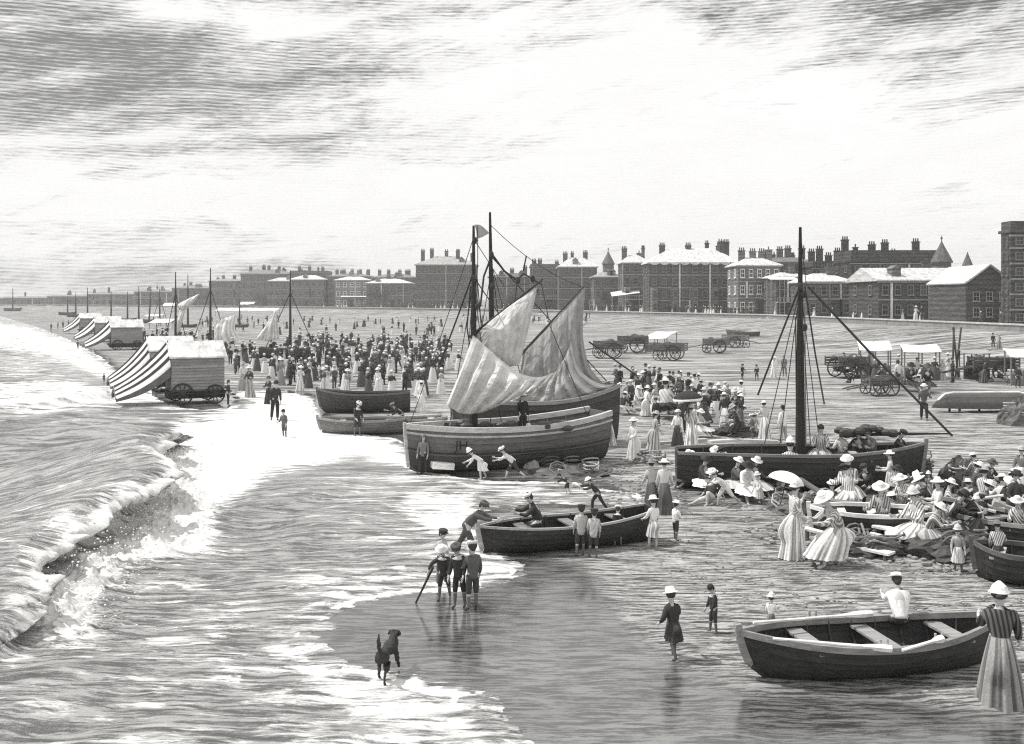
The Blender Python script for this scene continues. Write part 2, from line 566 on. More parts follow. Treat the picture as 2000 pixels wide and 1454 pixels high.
shore_px = [(1010, 1500), (985, 1430), (930, 1372), (860, 1338), (760, 1326), (680, 1300), (620, 1268), (590, 1240), (620, 1205), (700, 1170),
            (800, 1156), (900, 1150), (975, 1136), (1012, 1108), (962, 1085), (930, 1060), (905, 1010), (960, 988), (1080, 980), (1250, 986),
            (1240, 965), (1120, 947), (960, 942), (860, 932), (800, 916), (790, 880), (768, 856), (690, 850), (622, 840), (612, 800), (600, 775),
            (540, 764), (470, 764), (458, 797), (400, 802), (330, 795), (270, 768), (235, 735), (190, 695), (140, 668), (70, 640), (0, 618), (-250, 610), (-700, 603)]
shore = []
for px, py in shore_px:
    D = H * F / (py - HY); shore.append(((px - CX) / F * D, D))
sea_poly = shore + [(-1500.0, 620.0), (-1500.0, 2.0), (0.5, 2.0)]
def sea_dist(X, Y):
    d = poly_dist(X, Y, sea_poly, True)
    return np.where(inside(X, Y, sea_poly), d, -d) + 1.1 * (fbm(np.asarray(X) * 0.8, np.asarray(Y) * 1.2, 5, 0.68) - 0.5)
def px_mask(px, py, poly, soft):
    d = poly_dist(px, py, poly, True)
    d = np.where(inside(px, py, poly), d, -d)
    return sstep(d, -soft, soft)

# beach: one sheet out to the horizon
us = np.concatenate([np.linspace(-2.2, -0.62, 40)[:-1], np.linspace(-0.62, 0.62, 470), np.linspace(0.62, 2.2, 40)[1:]])
pys = np.concatenate([np.linspace(3300, 1500, 20)[:-1], np.linspace(1500, 700, 330)[:-1], np.linspace(700, 620, 90)[:-1], np.linspace(620, 597, 60)[:-1], np.array([597, 595, 593, 591, 589.5, 588.2, 587.3, 586.6])])
Yr = H * F / (pys - HY)
U, YY = np.meshgrid(us, Yr)
XX = U * YY
sd = sea_dist(XX, YY)
Z = gz(XX, YY)
s_p = beyond_prom(XX, YY)
relief = (fbm(XX * 0.9, YY * 2.2, 4) - 0.5) * 0.07 + (fbm(XX * 0.15, YY * 0.3, 3) - 0.5) * 0.16
pxa, pya = PXY(XX, YY)
wet = px_mask(pxa, pya, [(560, 1240), (700, 1160), (880, 1130), (1040, 1080), (1150, 1105), (1190, 1170), (1240, 1240), (1330, 1300), (1480, 1345), (1700, 1345), (1850, 1380), (2100, 1410), (2300, 1700), (700, 1700)], 28)
wet = np.maximum(wet, sstep(sd, -2.2, -0.3))
wet = np.clip(wet * (0.75 + 0.5 * fbm(XX * 0.6, YY * 1.5, 3)), 0, 1)
dryk = sstep(sd, -0.6, -4.0 + 0 * sd) if False else np.clip((-sd - 0.4) / 4.0, 0, 1)
Z = Z + relief * dryk * (1 - 0.85 * wet) * (s_p < 0)
Z = Z - 0.45 * sstep(sd, 0.2, 5.0)
V = np.stack([XX, YY, Z], -1).reshape(-1, 3)
beach = structure(add_obj('beach', fast_mesh('beach', V, *XX.shape, attrs={'wet': wet.ravel()}, mat='sand')))

# sea: swell, one tall curling breaker, a lower one behind it and sheets of foam
pc = np.concatenate([np.linspace(-700, -20, 150)[:-1], np.linspace(-20, 420, 330)[:-1], np.linspace(420, 1300, 340)])
pr = np.concatenate([np.linspace(1560, 700, 560)[:-1], np.linspace(700, 604, 90)])
PXg, PYg = np.meshgrid(pc, pr)
YY = H * F / (PYg - HY); XX = (PXg - CX) / F * YY
sd = sea_dist(XX, YY)
front = np.array([(15, 1330), (60, 1235), (130, 1150), (190, 1100), (228, 1055), (268, 990), (305, 920), (335, 872), (370, 840)], float)
fY = H * F / (front[:, 1] - HY); fX = (front[:, 0] - CX) / F * fY
o = np.argsort(fY)
Xf = np.interp(YY, fY[o], fX[o]) + 2.4 * (fbm(YY * 0.36, YY * 0 + 3, 3) - 0.5)
env = sstep(YY, 14.5, 18.5) * (1 - sstep(YY, 31.0, 44.0))
A = 1.3 * env * (0.25 + 1.2 * fbm(YY * 0.30, YY * 0 + 9, 3))
q = Xf - XX
prof = np.array([(-40, 40, 0), (-1, 1.0, 0), (-.4, .40, .02), (0, .0, .03), (.08, -.28, .06), (.2, -.50, .22), (.34, -.52, .45), (.48, -.34, .62), (.58, .0, .70), (.66, .28, .70), (.74, .22, .80), (.86, -.08, .93), (1.0, -.40, 1.0), (1.3, -.85, .96), (2.0, -1.75, .74), (3.2, -3.1, .42), (5.0, -5.0, .14), (8.0, -8.0, 0), (4000, -4000, 0)])
ker = np.array([.25, .5, .25])
def pint(v, col):
    return sum(wk * np.interp(v + dv, prof[:, 0], prof[:, col]) for wk, dv in ((.25, -.04), (.5, 0), (.25, .04)))
px_, pz_ = pint(q, 1), pint(q, 2)
ke = np.clip(A / 0.62, 0, 1)
ragged = (fbm(YY * 2.4, q * 1.5, 4, .65) - .5)
xb = np.where(np.abs(q) < 8, (px_ + q) * ke * (0.75 + 0.5 * np.clip(A, 0, 1)), 0)
zb = A * pz_
lipm = np.exp(-((q - .66) / .14) ** 2)
xb = xb + ragged * lipm * 1.3 * ke; zb = zb + ragged * lipm * .6 * ke
g = pz_
foot = np.exp(-((q + .7) / .9) ** 2) * env
zb = zb + foot * np.clip(fbm(XX * 2.2, YY * 1.9, 4, .62) - .35, 0, 1) * .75 * np.clip(A, 0, .8)
front2 = np.array([(-400, 800), (0, 796), (120, 792), (230, 778), (300, 770)], float)
fY2 = H * F / (front2[:, 1] - HY); fX2 = (front2[:, 0] - CX) / F * fY2
oo = np.argsort(fX2)
Yf2 = np.interp(XX, fX2[oo], fY2[oo])
q2 = YY - Yf2
zb2 = 0.5 * np.where(q2 > 0.6, np.exp(-((q2 - 0.6) / 3.4) ** 2), np.exp(-((q2 - 0.6) / 1.6) ** 2)) * (XX < -19) * sstep(-XX, 19, 23)
sw = 0.10 * np.sin(XX * 0.75 + 0.32 * YY + 3 * fbm(XX * 0.08, YY * 0.08, 2)) + 0.05 * np.sin(XX * 1.7 - 0.5 * YY + 4 * fbm(XX * 0.2, YY * 0.2, 2))
chop = (fbm(XX * 0.9, YY * 2.6, 4, 0.6) - 0.5) * 0.22 + (fbm(XX * 0.3, YY * 0.8, 3) - 0.5) * 0.22
off = sstep(sd, 0.3, 7.0)
foam_polys = [
    ([(296, 868), (345, 830), (480, 800), (470, 764), (600, 772), (640, 838), (770, 858), (792, 905), (700, 892), (600, 905), (520, 925), (430, 985), (405, 1070), (300, 1095), (190, 1112), (228, 1060), (268, 995), (300, 930)], 24, 1.05),
    ([(560, 1235), (610, 1280), (700, 1318), (850, 1345), (930, 1385), (1000, 1500), (800, 1500), (660, 1390), (560, 1320), (500, 1260)], 30, 0.62),
    ([(-60, 1090), (60, 1072), (140, 1100), (100, 1150), (190, 1210), (120, 1240), (40, 1210), (-60, 1260)], 18, 0.62),
    ([(-60, 742), (120, 742), (300, 764), (330, 792), (230, 800), (100, 806), (-60, 808)], 8, 0.6),
    ([(-100, 612), (60, 636), (150, 668), (240, 735), (200, 745), (100, 700), (-100, 670)], 8, 0.6),
    ([(925, 1072), (1015, 1104), (985, 1134), (890, 1152), (840, 1150), (880, 1100)], 10, 0.72),
    ([(800, 950), (930, 955), (935, 1010), (900, 1060), (840, 1050), (760, 990)], 22, 0.66),
    ([(230, 738), (300, 752), (460, 768), (455, 802), (320, 800), (250, 780)], 8, 0.75),
    ([(200, 1120), (520, 1130), (470, 1160), (230, 1165)], 16, 0.42),
    ([(820, 905), (960, 935), (1250, 965), (1250, 985), (1080, 978), (930, 985), (800, 930)], 10, 0.42),
    ([(580, 950), (830, 940), (840, 1000), (620, 1010)], 25, 0.34),
]
foam = np.zeros(XX.shape)
wob = 26 * (fbm(XX * 0.8, YY * 1.2, 4) - 0.5)
for poly, soft, amp in foam_polys:
    soft = soft * 1.7
    foam = np.maximum(foam, amp * px_mask(PXg + wob, PYg + wob * 0.4, poly, soft))
foam = np.where((q > 0.1) & (q < 5.0) & (env > 0.1), np.minimum(foam, 0.22 + 0.25 * (fbm(YY * 0.7, q * 0.5, 2) > .6)), foam)
foam = np.maximum(foam, 1.0 * env * np.exp(-((q + 0.6) / 0.75) ** 2))
foam = np.maximum(foam, env * (0.45 + 0.9 * fbm(YY * 0.9, q * 0 + 4, 3)) * np.exp(-((q - 0.72) / 0.15) ** 2))
foam = np.maximum(foam, env * 0.95 * sstep(fbm(YY * 0.35 + 3, q * 0.3, 3), .42, .6) * np.exp(-((q - 0.45) / 0.5) ** 2))
foam = np.maximum(foam, 0.8 * np.exp(-((q2 + 0.2) / 0.8) ** 2) * sstep(-XX, 19, 23))
foam = np.maximum(foam, 0.85 * np.exp(-(sd / 0.16) ** 2) * (fbm(XX * 0.5, YY * 0.5, 3) > 0.42))
pale = sstep(PYg, 820, 700) * 0.2
shallow = 0.22 * (1 - sstep(sd, 0.6, 5.0)) * (YY < 34)
foam = np.maximum(foam, pale + shallow + 0.13 + 0.26 * (fbm(XX * 0.25, YY * 0.5, 3) - 0.5))
fz = np.clip(foam - 0.5, 0, 1) * (fbm(XX * 2.1, YY * 3.0, 4, 0.6) - 0.3) * 0.42 * off
zz = 0.016 + (sw + chop) * off * np.clip(1 - env * np.exp(-((q - .8) / 2.4) ** 2), 0, 1) + zb + zb2 + fz
zz = np.maximum(zz, -0.1) - 0.06 * sstep(-sd, 0.0, 0.6)
spray = np.clip(zb, 0, 2) * (fbm(XX * 1.1, YY * 1.4, 3, 0.55) - 0.5) * 0.16 * (q > 1.0)
V = np.stack([XX + xb, YY, zz + spray], -1).reshape(-1, 3)
sea = structure(add_obj('sea', fast_mesh('sea', V, *XX.shape, keep=(sd.ravel() > -0.5), attrs={'foam': foam.ravel()}, mat='sea')))

# spray thrown up along the breaker
sp = MB()
for i in range(1600):
    yy = random.uniform(16.5, 38); e_ = float(sstep(np.array([yy]), 15, 19)[0] * (1 - sstep(np.array([yy]), 33, 42)[0]))
    if random.random() > e_: continue
    xx = float(np.interp(yy, fY[o], fX[o])) + random.gauss(.5, .6); zz_ = abs(random.gauss(.15, .4))
    sp.ball((xx, yy, zz_ + .05), random.uniform(.006, .026), 5, 3, None, 1, 1.3, .8)
spo = part('sea_spray', sp, 'stone', None, .8); spo['kind'] = 'stuff'; tag(spo, 'white spray flying from the curling breaker', 'spray')

# promenade deck with its sea wall
pm = MB()
inner = [(x, y) for x, y in prom]
rows = [[], []]
for i, (x, y) in enumerate(prom):
    n = np.array([0.25, 1.0]); n /= np.linalg.norm(n)
    rows[0].append((x, y, PROM_Z)); rows[1].append((x + n[0] * 16, y + n[1] * 16 + 0.02 * y, PROM_Z))
pm.sheet(rows, 0.05)
structure(part('promenade', pm, 'stone', None, 0.42))
wl = thing('sea_wall', 'low pale stone wall along the promenade edge above the sand', 'wall', (0, 0, 0))
wm = MB(); wc = MB()
for i in range(len(prom) - 1):
    a = prom[i]; b = prom[i + 1]
    wm.beam((a[0], a[1], 1.95), (b[0], b[1], 1.95), 0.5, 1.3)
    wc.beam((a[0], a[1] - .05, 2.69), (b[0], b[1] - .05, 2.69), 0.75, 0.18)
part('wall_face', wm, 'stone', wl, 0.25); part('coping', wc, 'stone', wl, 0.5)

# ------------------------------------------------------------------ the town
wb = MB()                                       # a sash window one metre square: proud frame, glass set back, sill
for a in ((-.5, -.40, -.5, .5), (.40, .5, -.5, .5), (-.40, .40, .42, .5), (-.40, .40, -.5, -.44)):
    wb.box(a[0], a[1], -.14, .0, a[2], a[3])
wb.box(-.40, .40, -.10, 0, -.03, .03); wb.box(-.02, .02, -.09, 0, -.44, .42)
wb.box(-.6, .6, -.22, 0, -.58, -.5)
wb.slot = 1; wb.box(-.40, .40, -.04, 0, -.44, .42)
WINDOW = wb.mesh('window', ['wood', 'glass'])
db = MB(); db.box(-.5, .5, -.12, 0, 0, 1); db.box(-.62, .62, -.3, 0, 1.0, 1.1); db.box(-.1, .1, -.15, -.12, .45, .5)
DOOR = db.mesh('door', 'wood')
pot = MB().lathe([(.16, 0), (.12, .5), (.15, .55), (.1, .6)], 6, cap1=True)

def prom_depth(px):
    u = (px - CX) / F
    usx = prom[:, 0] / prom[:, 1]; o = np.argsort(usx)
    return float(np.interp(u, usx[o], prom[o, 1]))

def put_window(root, x, z, w_, h_, y=0.0, tone=0.5, side=0):
    o = add_obj('window', WINDOW, root, tone)
    o.scale = (w_, 1.0, h_)
    if side: o.location = (x, y, z); o.rotation_euler = (0, 0, R(90) * side)
    else: o.location = (x, y, z)

def chimney(parent, x, y, z, h_, tone=.1, w_=1.3, pots=3):
    m = MB(); m.box(x - w_ / 2, x + w_ / 2, y - .4, y + .4, z - 1.5, z + h_); m.box(x - w_ / 2 - .12, x + w_ / 2 + .12, y - .52, y + .52, z + h_, z + h_ + .2)
    c = part('chimney', m, 'wall', parent, tone)
    for k in range(pots):
        q = MB(); px_ = x - w_ / 2 + w_ * (k + .5) / pots
        q.lathe([(.17, z + h_ + .2), (.13, z + h_ + .8), (.16, z + h_ + .85), (.1, z + h_ + .86)], 6, c=(px_, y, 0), cap1=True)
        part('chimney_pot', q, 'stone', c, tone)

def roof_mesh(kind, wd, dp, z0, z1, over=.5, apex=.5):
    m = MB()
    x0, x1, y0, y1 = -wd / 2 - over, wd / 2 + over, -over, dp + over
    if kind == 'hip':
        ins = min(wd * .32, dp * .5)
        a, b = (-wd / 2 + ins, dp / 2, z1), (wd / 2 - ins, dp / 2, z1)
    else:
        a, b = (x0, dp / 2, z1), (x1, dp / 2, z1)
    t = .22
    k = m.verts([(x0, y0, z0), (x1, y0, z0), (x1, y1, z0), (x0, y1, z0), (x0, y0, z0 - t), (x1, y0, z0 - t), (x1, y1, z0 - t), (x0, y1, z0 - t), a, b])
    for f in ((0, 1, 9, 8), (1, 2, 9), (2, 3, 8, 9), (3, 0, 8), (4, 5, 1, 0), (5, 6, 2, 1), (6, 7, 3, 2), (7, 4, 0, 3), (7, 6, 5, 4)):
        m.face([k + i for i in f])
    return m

def building(px0, px1, eave, ridge, label, roof='hip', storeys=3, cols=5, tone=.13, rtone=.62, chims=(), extra=0.0, depth=11.0, win=.5, bay=False, door=True, cat='house', win_tone=.2, dorm=0):
    D = prom_depth((px0 + px1) / 2) + 13 + extra
    x0, x1 = (px0 - CX) / F * D, (px1 - CX) / F * D
    wd = x1 - x0; z0 = PROM_Z - .1
    ze = H + (HY - eave) / F * D - z0; zr = H + (HY - ridge) / F * D - z0
    b = thing('house', label, cat, ((x0 + x1) / 2, D, z0), 0.0, None)
    m = MB(); m.box(-wd / 2, wd / 2, 0, depth, -.3, ze)
    part('wall', m, 'wall', b, tone * .7)
    if roof == 'flat':
        m = MB(); m.box(-wd / 2 - .25, wd / 2 + .25, -.25, depth + .25, ze, ze + .35); m.box(-wd / 2 + .02, wd / 2 - .02, .02, depth, ze + .35, max(ze + .5, zr))
        rf = part('roof', m, 'wall', b, tone * .9)
    else:
        rf = part('roof', roof_mesh(roof, wd, depth, ze + .02, zr), 'roof', b, rtone * .72)
    if roof == 'gable':
        for sx in (-1, 1):
            g = MB()
            xx = sx * (wd / 2 - .02)
            k = g.verts([(xx, .05, ze - .02), (xx, depth - .05, ze - .02), (xx, depth / 2, zr - .25), (xx - sx * .3, .05, ze - .02), (xx - sx * .3, depth - .05, ze - .02), (xx - sx * .3, depth / 2, zr - .25)])
            for f in ((0, 1, 2), (5, 4, 3), (0, 3, 4, 1), (1, 4, 5, 2), (2, 5, 3, 0)): g.face([k + i for i in f])
            part('gable_wall', g, 'wall', b, tone)
    sh = ze / storeys
    m = MB()
    for s_ in range(1, storeys): m.box(-wd / 2 - .08, wd / 2 + .08, -.12, 0, s_ * sh - .1, s_ * sh + .12)
    m.box(-wd / 2 - .2, wd / 2 + .2, -.3, 0, ze - .45, ze - .24)
    part('string_course', m, 'stone', b, .26)
    cw = wd / cols
    for s_ in range(storeys):
        for c_ in range(cols):
            if s_ == 0 and door and c_ == cols // 2:
                o = add_obj('door', DOOR, b, .06); o.location = (-wd / 2 + cw * (c_ + .5), -.01, 0.1); o.scale = (min(1.3, cw * .5), 1, min(2.4, sh * .75)); continue
            put_window(b, -wd / 2 + cw * (c_ + .5), sh * (s_ + .5), min(cw * win, 1.6), sh * .52, -.01, win_tone)
    side = 1 if (x0 + x1) < 0 else -1
    if abs(x0 + x1) / 2 > D * .08:
        for s_ in range(storeys):
            for c_ in range(2):
                put_window(b, side * (wd / 2 + .01), sh * (s_ + .5), min(1.3, depth * .12), sh * .5, depth * (c_ + .5) / 2, win_tone, side)
    if bay:
        for c_ in range(0, cols, 2):
            xb_ = -wd / 2 + cw * (c_ + .5); bw_ = cw * .42
            m = MB(); k = m.verts([(xb_ - bw_, 0, 0), (xb_ - bw_ * .6, -1.0, 0), (xb_ + bw_ * .6, -1.0, 0), (xb_ + bw_, 0, 0), (xb_ - bw_, 0, sh * 2), (xb_ - bw_ * .6, -1.0, sh * 2), (xb_ + bw_ * .6, -1.0, sh * 2), (xb_ + bw_, 0, sh * 2)])
            for f in ((0, 1, 5, 4), (1, 2, 6, 5), (2, 3, 7, 6), (4, 5, 6, 7)): m.face([k + i for i in f])
            bb = part('bay', m, 'wall', b, tone * 1.25)
            for s_ in range(2):
                o = add_obj('window', WINDOW, bb, win_tone); o.scale = (bw_, 1, sh * .55); o.location = (xb_, -1.01, sh * (s_ + .5))
    if dorm:
        for k_ in range(dorm):
            xd = -wd / 2 + wd * (k_ + .5) / dorm
            m = MB(); hh = (zr - ze) * .55
            rr_ = wd / dorm * .5; zc_ = ze + .05
            pts_ = [(xd + rr_ * math.cos(a_), zc_ + rr_ * .55 * math.sin(a_)) for a_ in [math.pi + math.pi * i_ / 8 for i_ in range(9)]]
            k0_ = m.verts([(x_, -.62, z_) for x_, z_ in pts_]); k1_ = m.verts([(x_, -.53, z_) for x_, z_ in pts_])
            m.face([k0_ + i_ for i_ in range(9)]); m.face([k1_ + i_ for i_ in range(9)][::-1])
            for i_ in range(9): m.face((k0_ + (i_ + 1) % 9, k0_ + i_, k1_ + i_, k1_ + (i_ + 1) % 9))
            part('roof_scallop', m, 'roof', rf, rtone * .72)
    for k_ in range(max(2, int(wd / 5))):                                  # odd stacks, dormers and pilasters break up roof and front
        xr_ = random.uniform(-wd * .42, wd * .42)
        if random.random() < .6: chimney(rf, xr_, depth * random.uniform(.35, .9), zr - random.uniform(.2, 1.2), random.uniform(.9, 2.4), tone * random.uniform(.5, 1.0), random.uniform(.7, 1.5), random.choice((1, 2, 3)))
        elif roof != 'flat' and zr - ze > 1.2:
            m = MB(); zd = ze + (zr - ze) * .35; yd_ = depth * .17; hw_ = .7
            m.box(xr_ * .7 - hw_, xr_ * .7 + hw_, yd_ - .9, yd_ + 1.2, zd - .5, zd + 1.0)
            k9 = m.verts([(xr_ * .7 - hw_ - .15, yd_ - 1.0, zd + 1.0), (xr_ * .7 + hw_ + .15, yd_ - 1.0, zd + 1.0), (xr_ * .7, yd_ - 1.0, zd + 1.7), (xr_ * .7 - hw_ - .15, yd_ + 1.6, zd + 1.0), (xr_ * .7 + hw_ + .15, yd_ + 1.6, zd + 1.0), (xr_ * .7, yd_ + 1.6, zd + 1.7)])
            for f in ((0, 1, 2), (5, 4, 3), (0, 3, 4, 1), (1, 4, 5, 2), (2, 5, 3, 0)): m.face([k9 + i for i in f])
            part('dormer', m, 'wall', rf, tone * random.uniform(.7, 1.6))
    for k_ in range(random.choice((2, 3, 4))):
        xp_ = -wd / 2 + cw * round(random.uniform(0, cols)); s0_ = random.choice((0, 0, 1)) if storeys > 1 else 0
        part('pilaster', MB().box(xp_ - .18, xp_ + .18, -.2, -.0, s0_ * sh, ze - .46 if random.random() < .6 else sh * (s0_ + 1)), 'stone', b, random.choice((.15, .35, .6)))
    if random.random() < .6 and storeys > 1:                              # iron balcony with canopy
        c0_ = random.randint(0, max(0, cols - 3)); xa_ = -wd / 2 + cw * c0_; xb2_ = xa_ + cw * min(3, cols)
        m = MB(); m.box(xa_, xb2_, -1.3, 0, sh - .05, sh + .12)
        for i_ in range(13): m.box(xa_ + (xb2_ - xa_) * i_ / 12 - .04, xa_ + (xb2_ - xa_) * i_ / 12 + .04, -1.28, -1.2, sh + .1, sh + 1.0)
        m.box(xa_, xb2_, -1.3, -1.2, sh + .95, sh + 1.05); bl_ = part('balcony', m, 'wood', b, random.choice((.06, .4)))
    for (cx_, hh) in chims:
        X = (cx_ - CX) / F * D - (x0 + x1) / 2
        chimney(rf, X, depth * .5, (zr if roof != 'hip' else zr - .3), hh, tone * .7)
    return b

def tower(px0, px1, eave, apex, label, extra=0.0, tone=.12, rtone=.12, finial=True, n=8, cat='tower'):
    D = prom_depth((px0 + px1) / 2) + 13 + extra
    r = (px1 - px0) / 2 / F * D; z0 = PROM_Z - .1
    ze = H + (HY - eave) / F * D - z0; za = H + (HY - apex) / F * D - z0
    b = thing('turret', label, cat, (((px0 + px1) / 2 - CX) / F * D, D + r, z0))
    part('wall', MB().lathe([(r, -.3), (r, ze * .6), (r * 1.05, ze * .6), (r * 1.05, ze * .63), (r, ze * .64), (r, ze)], n, cap0=True, cap1=True), 'wall', b, tone)
    rf = part('roof', MB().lathe([(r * 1.18, ze - .1), (r * 1.18, ze + .1), (r * .8, ze + (za - ze) * .35), (r * .34, ze + (za - ze) * .72), (.05, za)], n, cap0=True), 'roof', b, rtone)
    if finial: part('finial', MB().tube([(0, 0, za - .3), (0, 0, za + 1.0)], [.1, .04]).ball((0, 0, za + .5), .22), 'stone', rf, .08)
    for k in range(n):
        a = 2 * math.pi * (k + .5) / n
        if math.sin(a) < .1:
            o = add_obj('window', WINDOW, b, .4); rr = r * math.cos(math.pi / n) + .02
            o.location = (rr * math.cos(a), rr * math.sin(a), ze * .82); o.rotation_euler = (0, 0, a + R(90)); o.scale = (r * .4, 1, ze * .14)
    return b

building(1974, 2075, 455, 432, 'tall dark corner block at the far right end of the seafront', 'flat', 6, 3, .10, cat='building', extra=-2, depth=2.5)
building(1716, 1890, 547, 521, 'wide two storey hall with a bright ridged roof beside the corner block', 'gable', 2, 7, .09, .74, extra=0, depth=14, cat='hall')
# gabled wing of the hall, its gable turned to the sea
D = prom_depth(1930) + 9
g = thing('gabled_wing', 'dark gabled wing between the wide hall and the tall corner block', 'building', ((1932 - CX) / F * D, D, PROM_Z - .1))
wd = 92 / F * D; ze = H + (HY - 553) / F * D - PROM_Z; za = H + (HY - 519) / F * D - PROM_Z
m = MB(); k = m.verts([(-wd / 2, 0, -.3), (wd / 2, 0, -.3), (wd / 2, 0, ze), (0, 0, za), (-wd / 2, 0, ze), (-wd / 2, 12, -.3), (wd / 2, 12, -.3), (wd / 2, 12, ze), (0, 12, za), (-wd / 2, 12, ze)])
for f in ((0, 1, 2, 3, 4), (9, 8, 7, 6, 5), (1, 6, 7, 2), (5, 0, 4, 9)): m.face([k + i for i in f])
part('wall', m, 'wall', g, .08)
for s_ in (-1, 1):
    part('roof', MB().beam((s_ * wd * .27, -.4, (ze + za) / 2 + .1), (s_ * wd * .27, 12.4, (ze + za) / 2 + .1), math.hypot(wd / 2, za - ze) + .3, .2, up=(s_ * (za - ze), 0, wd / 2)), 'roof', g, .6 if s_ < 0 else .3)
for c_ in (-.28, 0, .28):
    for z_ in (.28, .68): put_window(g, c_ * wd, ze * z_, .9, ze * .24, -.01, .3)
building(1662, 1832, 512, 489, 'dark mansion with a flat parapet and several chimneys behind the wide hall', 'flat', 4, 6, .07, chims=((1668, 2.2), (1722, 1.2), (1748, 1.6), (1810, 1.8)), extra=32, cat='building')
tower(1828, 1866, 512, 470, 'dark pointed spire with finial rising behind the wide hall', 30)
tower(1884, 1904, 522, 492, 'small dark pointed turret beside the tall spire', 30, finial=False)
building(1576, 1664, 550, 533, 'two storey villa with pale hipped roof just left of the wide hall', 'hip', 2, 4, .14, .8, extra=-2)
building(1588, 1668, 522, 510, 'dark tall house crowned with four chimneys behind the pale villa', 'flat', 4, 3, .08, chims=((1600, 2.0), (1616, 2.6), (1634, 1.2), (1652, 2.2)), extra=26)
building(1516, 1584, 541, 531, 'narrow house with pale awning roof right of the columned villa', 'hip', 3, 3, .13, .72, extra=4)
building(1442, 1524, 518, 501, 'tall villa with pale hipped roof and white columns beside the long terrace', 'hip', 3, 5, .22, .78, chims=((1482, 1.4), (1500, 1.4)), extra=4, win_tone=.85)
building(1500, 1592, 512, 500, 'grey roofed house with broad chimney stacks behind the narrow house', 'hip', 4, 4, .15, .22, chims=((1536, 1.8), (1552, 2.0), (1580, 2.0)), extra=22)
building(1268, 1446, 513, 483, 'long dark four storey terrace with large white scalloped roof', 'hip', 4, 9, .12, .85, chims=((1428, 1.6), (1300, .8), (1352, .8)), extra=0, bay=True, cat='terrace', dorm=9)
building(1216, 1268, 513, 497, 'bay fronted house with pale roof joined to the long terrace', 'hip', 4, 3, .16, .75, chims=((1224, 1.8),), extra=2, bay=True)
tower(1178, 1200, 516, 490, 'slim pointed turret between two pale roofed houses', 12, .14, .14)
building(1160, 1216, 541, 531, 'small shop house with low roof under the slim turret', 'hip', 3, 4, .2, .45, extra=6)
building(1092, 1166, 521, 502, 'square house with pale hipped roof left of the slim turret', 'hip', 4, 5, .15, .8, chims=((1146, 1.6), (1106, 1.2)), extra=8)
building(1036, 1096, 522, 516, 'flat topped grey house beside the square pale roofed house', 'flat', 4, 4, .17, chims=((1044, 1.0),), extra=14)
building(955, 1042, 541, 533, 'plain house with dark low roof behind the sails of the beached smacks', 'hip', 3, 5, .16, .2, chims=((1000, 1.2), (1026, 2.0)), extra=14)
building(812, 930, 517, 499, 'large square hotel with pale hipped roof and crowded chimneys', 'hip', 5, 8, .15, .5, chims=((822, 2.0), (840, 2.4), (892, 2.0)), extra=0, depth=16, cat='hotel')
building(716, 802, 553, 544, 'low villa with bright hipped roof left of the square hotel', 'hip', 2, 6, .2, .85, chims=((756, 1.2),), extra=-4)
building(654, 720, 547, 540, 'white pillared villa with flat bright roof beside the low villa', 'hip', 3, 5, .3, .85, extra=-2, win_tone=.8)
building(566, 632, 546, 537, 'villa with twin bright roof slopes in the left part of the town', 'hip', 3, 5, .2, .8, extra=0)
building(524, 572, 549, 542, 'small villa with pale roof left of the twin slope villa', 'hip', 3, 4, .22, .75, extra=2)
building(470, 566, 535, 527, 'long grey boarding house with cluttered roof at the left end of the seafront rise', 'hip', 4, 7, .18, .3, chims=((484, 1.4), (520, 1.8), (540, 1.4)), extra=26, cat='terrace')
building(566, 640, 534, 529, 'flat grey boarding house behind the twin slope villa', 'flat', 4, 6, .18, chims=((580, 1.4), (600, 1.6), (626, 1.2)), extra=30)
building(640, 726, 540, 534, 'grey terrace row with five small chimneys behind the pillared villa', 'hip', 4, 7, .2, .3, chims=((654, 1.4), (668, 1.4), (684, 1.4), (700, 1.4), (716, 1.4)), extra=30, cat='terrace')
building(726, 814, 542, 535, 'grey terrace row with four small chimneys behind the low bright roofed villa', 'hip', 4, 7, .2, .3, chims=((738, 1.4), (756, 1.4), (778, 1.4), (796, 1.4)), extra=30, cat='terrace')
building(408, 470, 549, 544, 'pale grey house at the foot of the long boarding house', 'hip', 3, 5, .2, .4, chims=((430, 1.2), (452, 1.2)), extra=8)
building(336, 410, 563, 557, 'low distant house behind the far fishing masts', 'hip', 2, 6, .2, .35, chims=((366, 1.2),), extra=6)
building(262, 338, 570, 565, 'low distant house with two chimneys behind the small bathing machines', 'hip', 2, 6, .2, .35, chims=((285, 1.2), (310, 1.2)), extra=6)
building(170, 262, 575, 571, 'far wide grey house on the distant shore', 'hip', 2, 7, .22, .35, extra=8)
building(92, 168, 579, 576, 'far low house on the distant shore beside the wide grey house', 'hip', 2, 6, .22, .35, extra=8)
building(10, 90, 582, 579, 'farthest low grey house at the left end of the shore', 'hip', 1, 6, .22, .35, extra=10)
building(-80, 6, 583, 581, 'farthest grey shed past the last shore house', 'gable', 1, 5, .22, .35, extra=10)

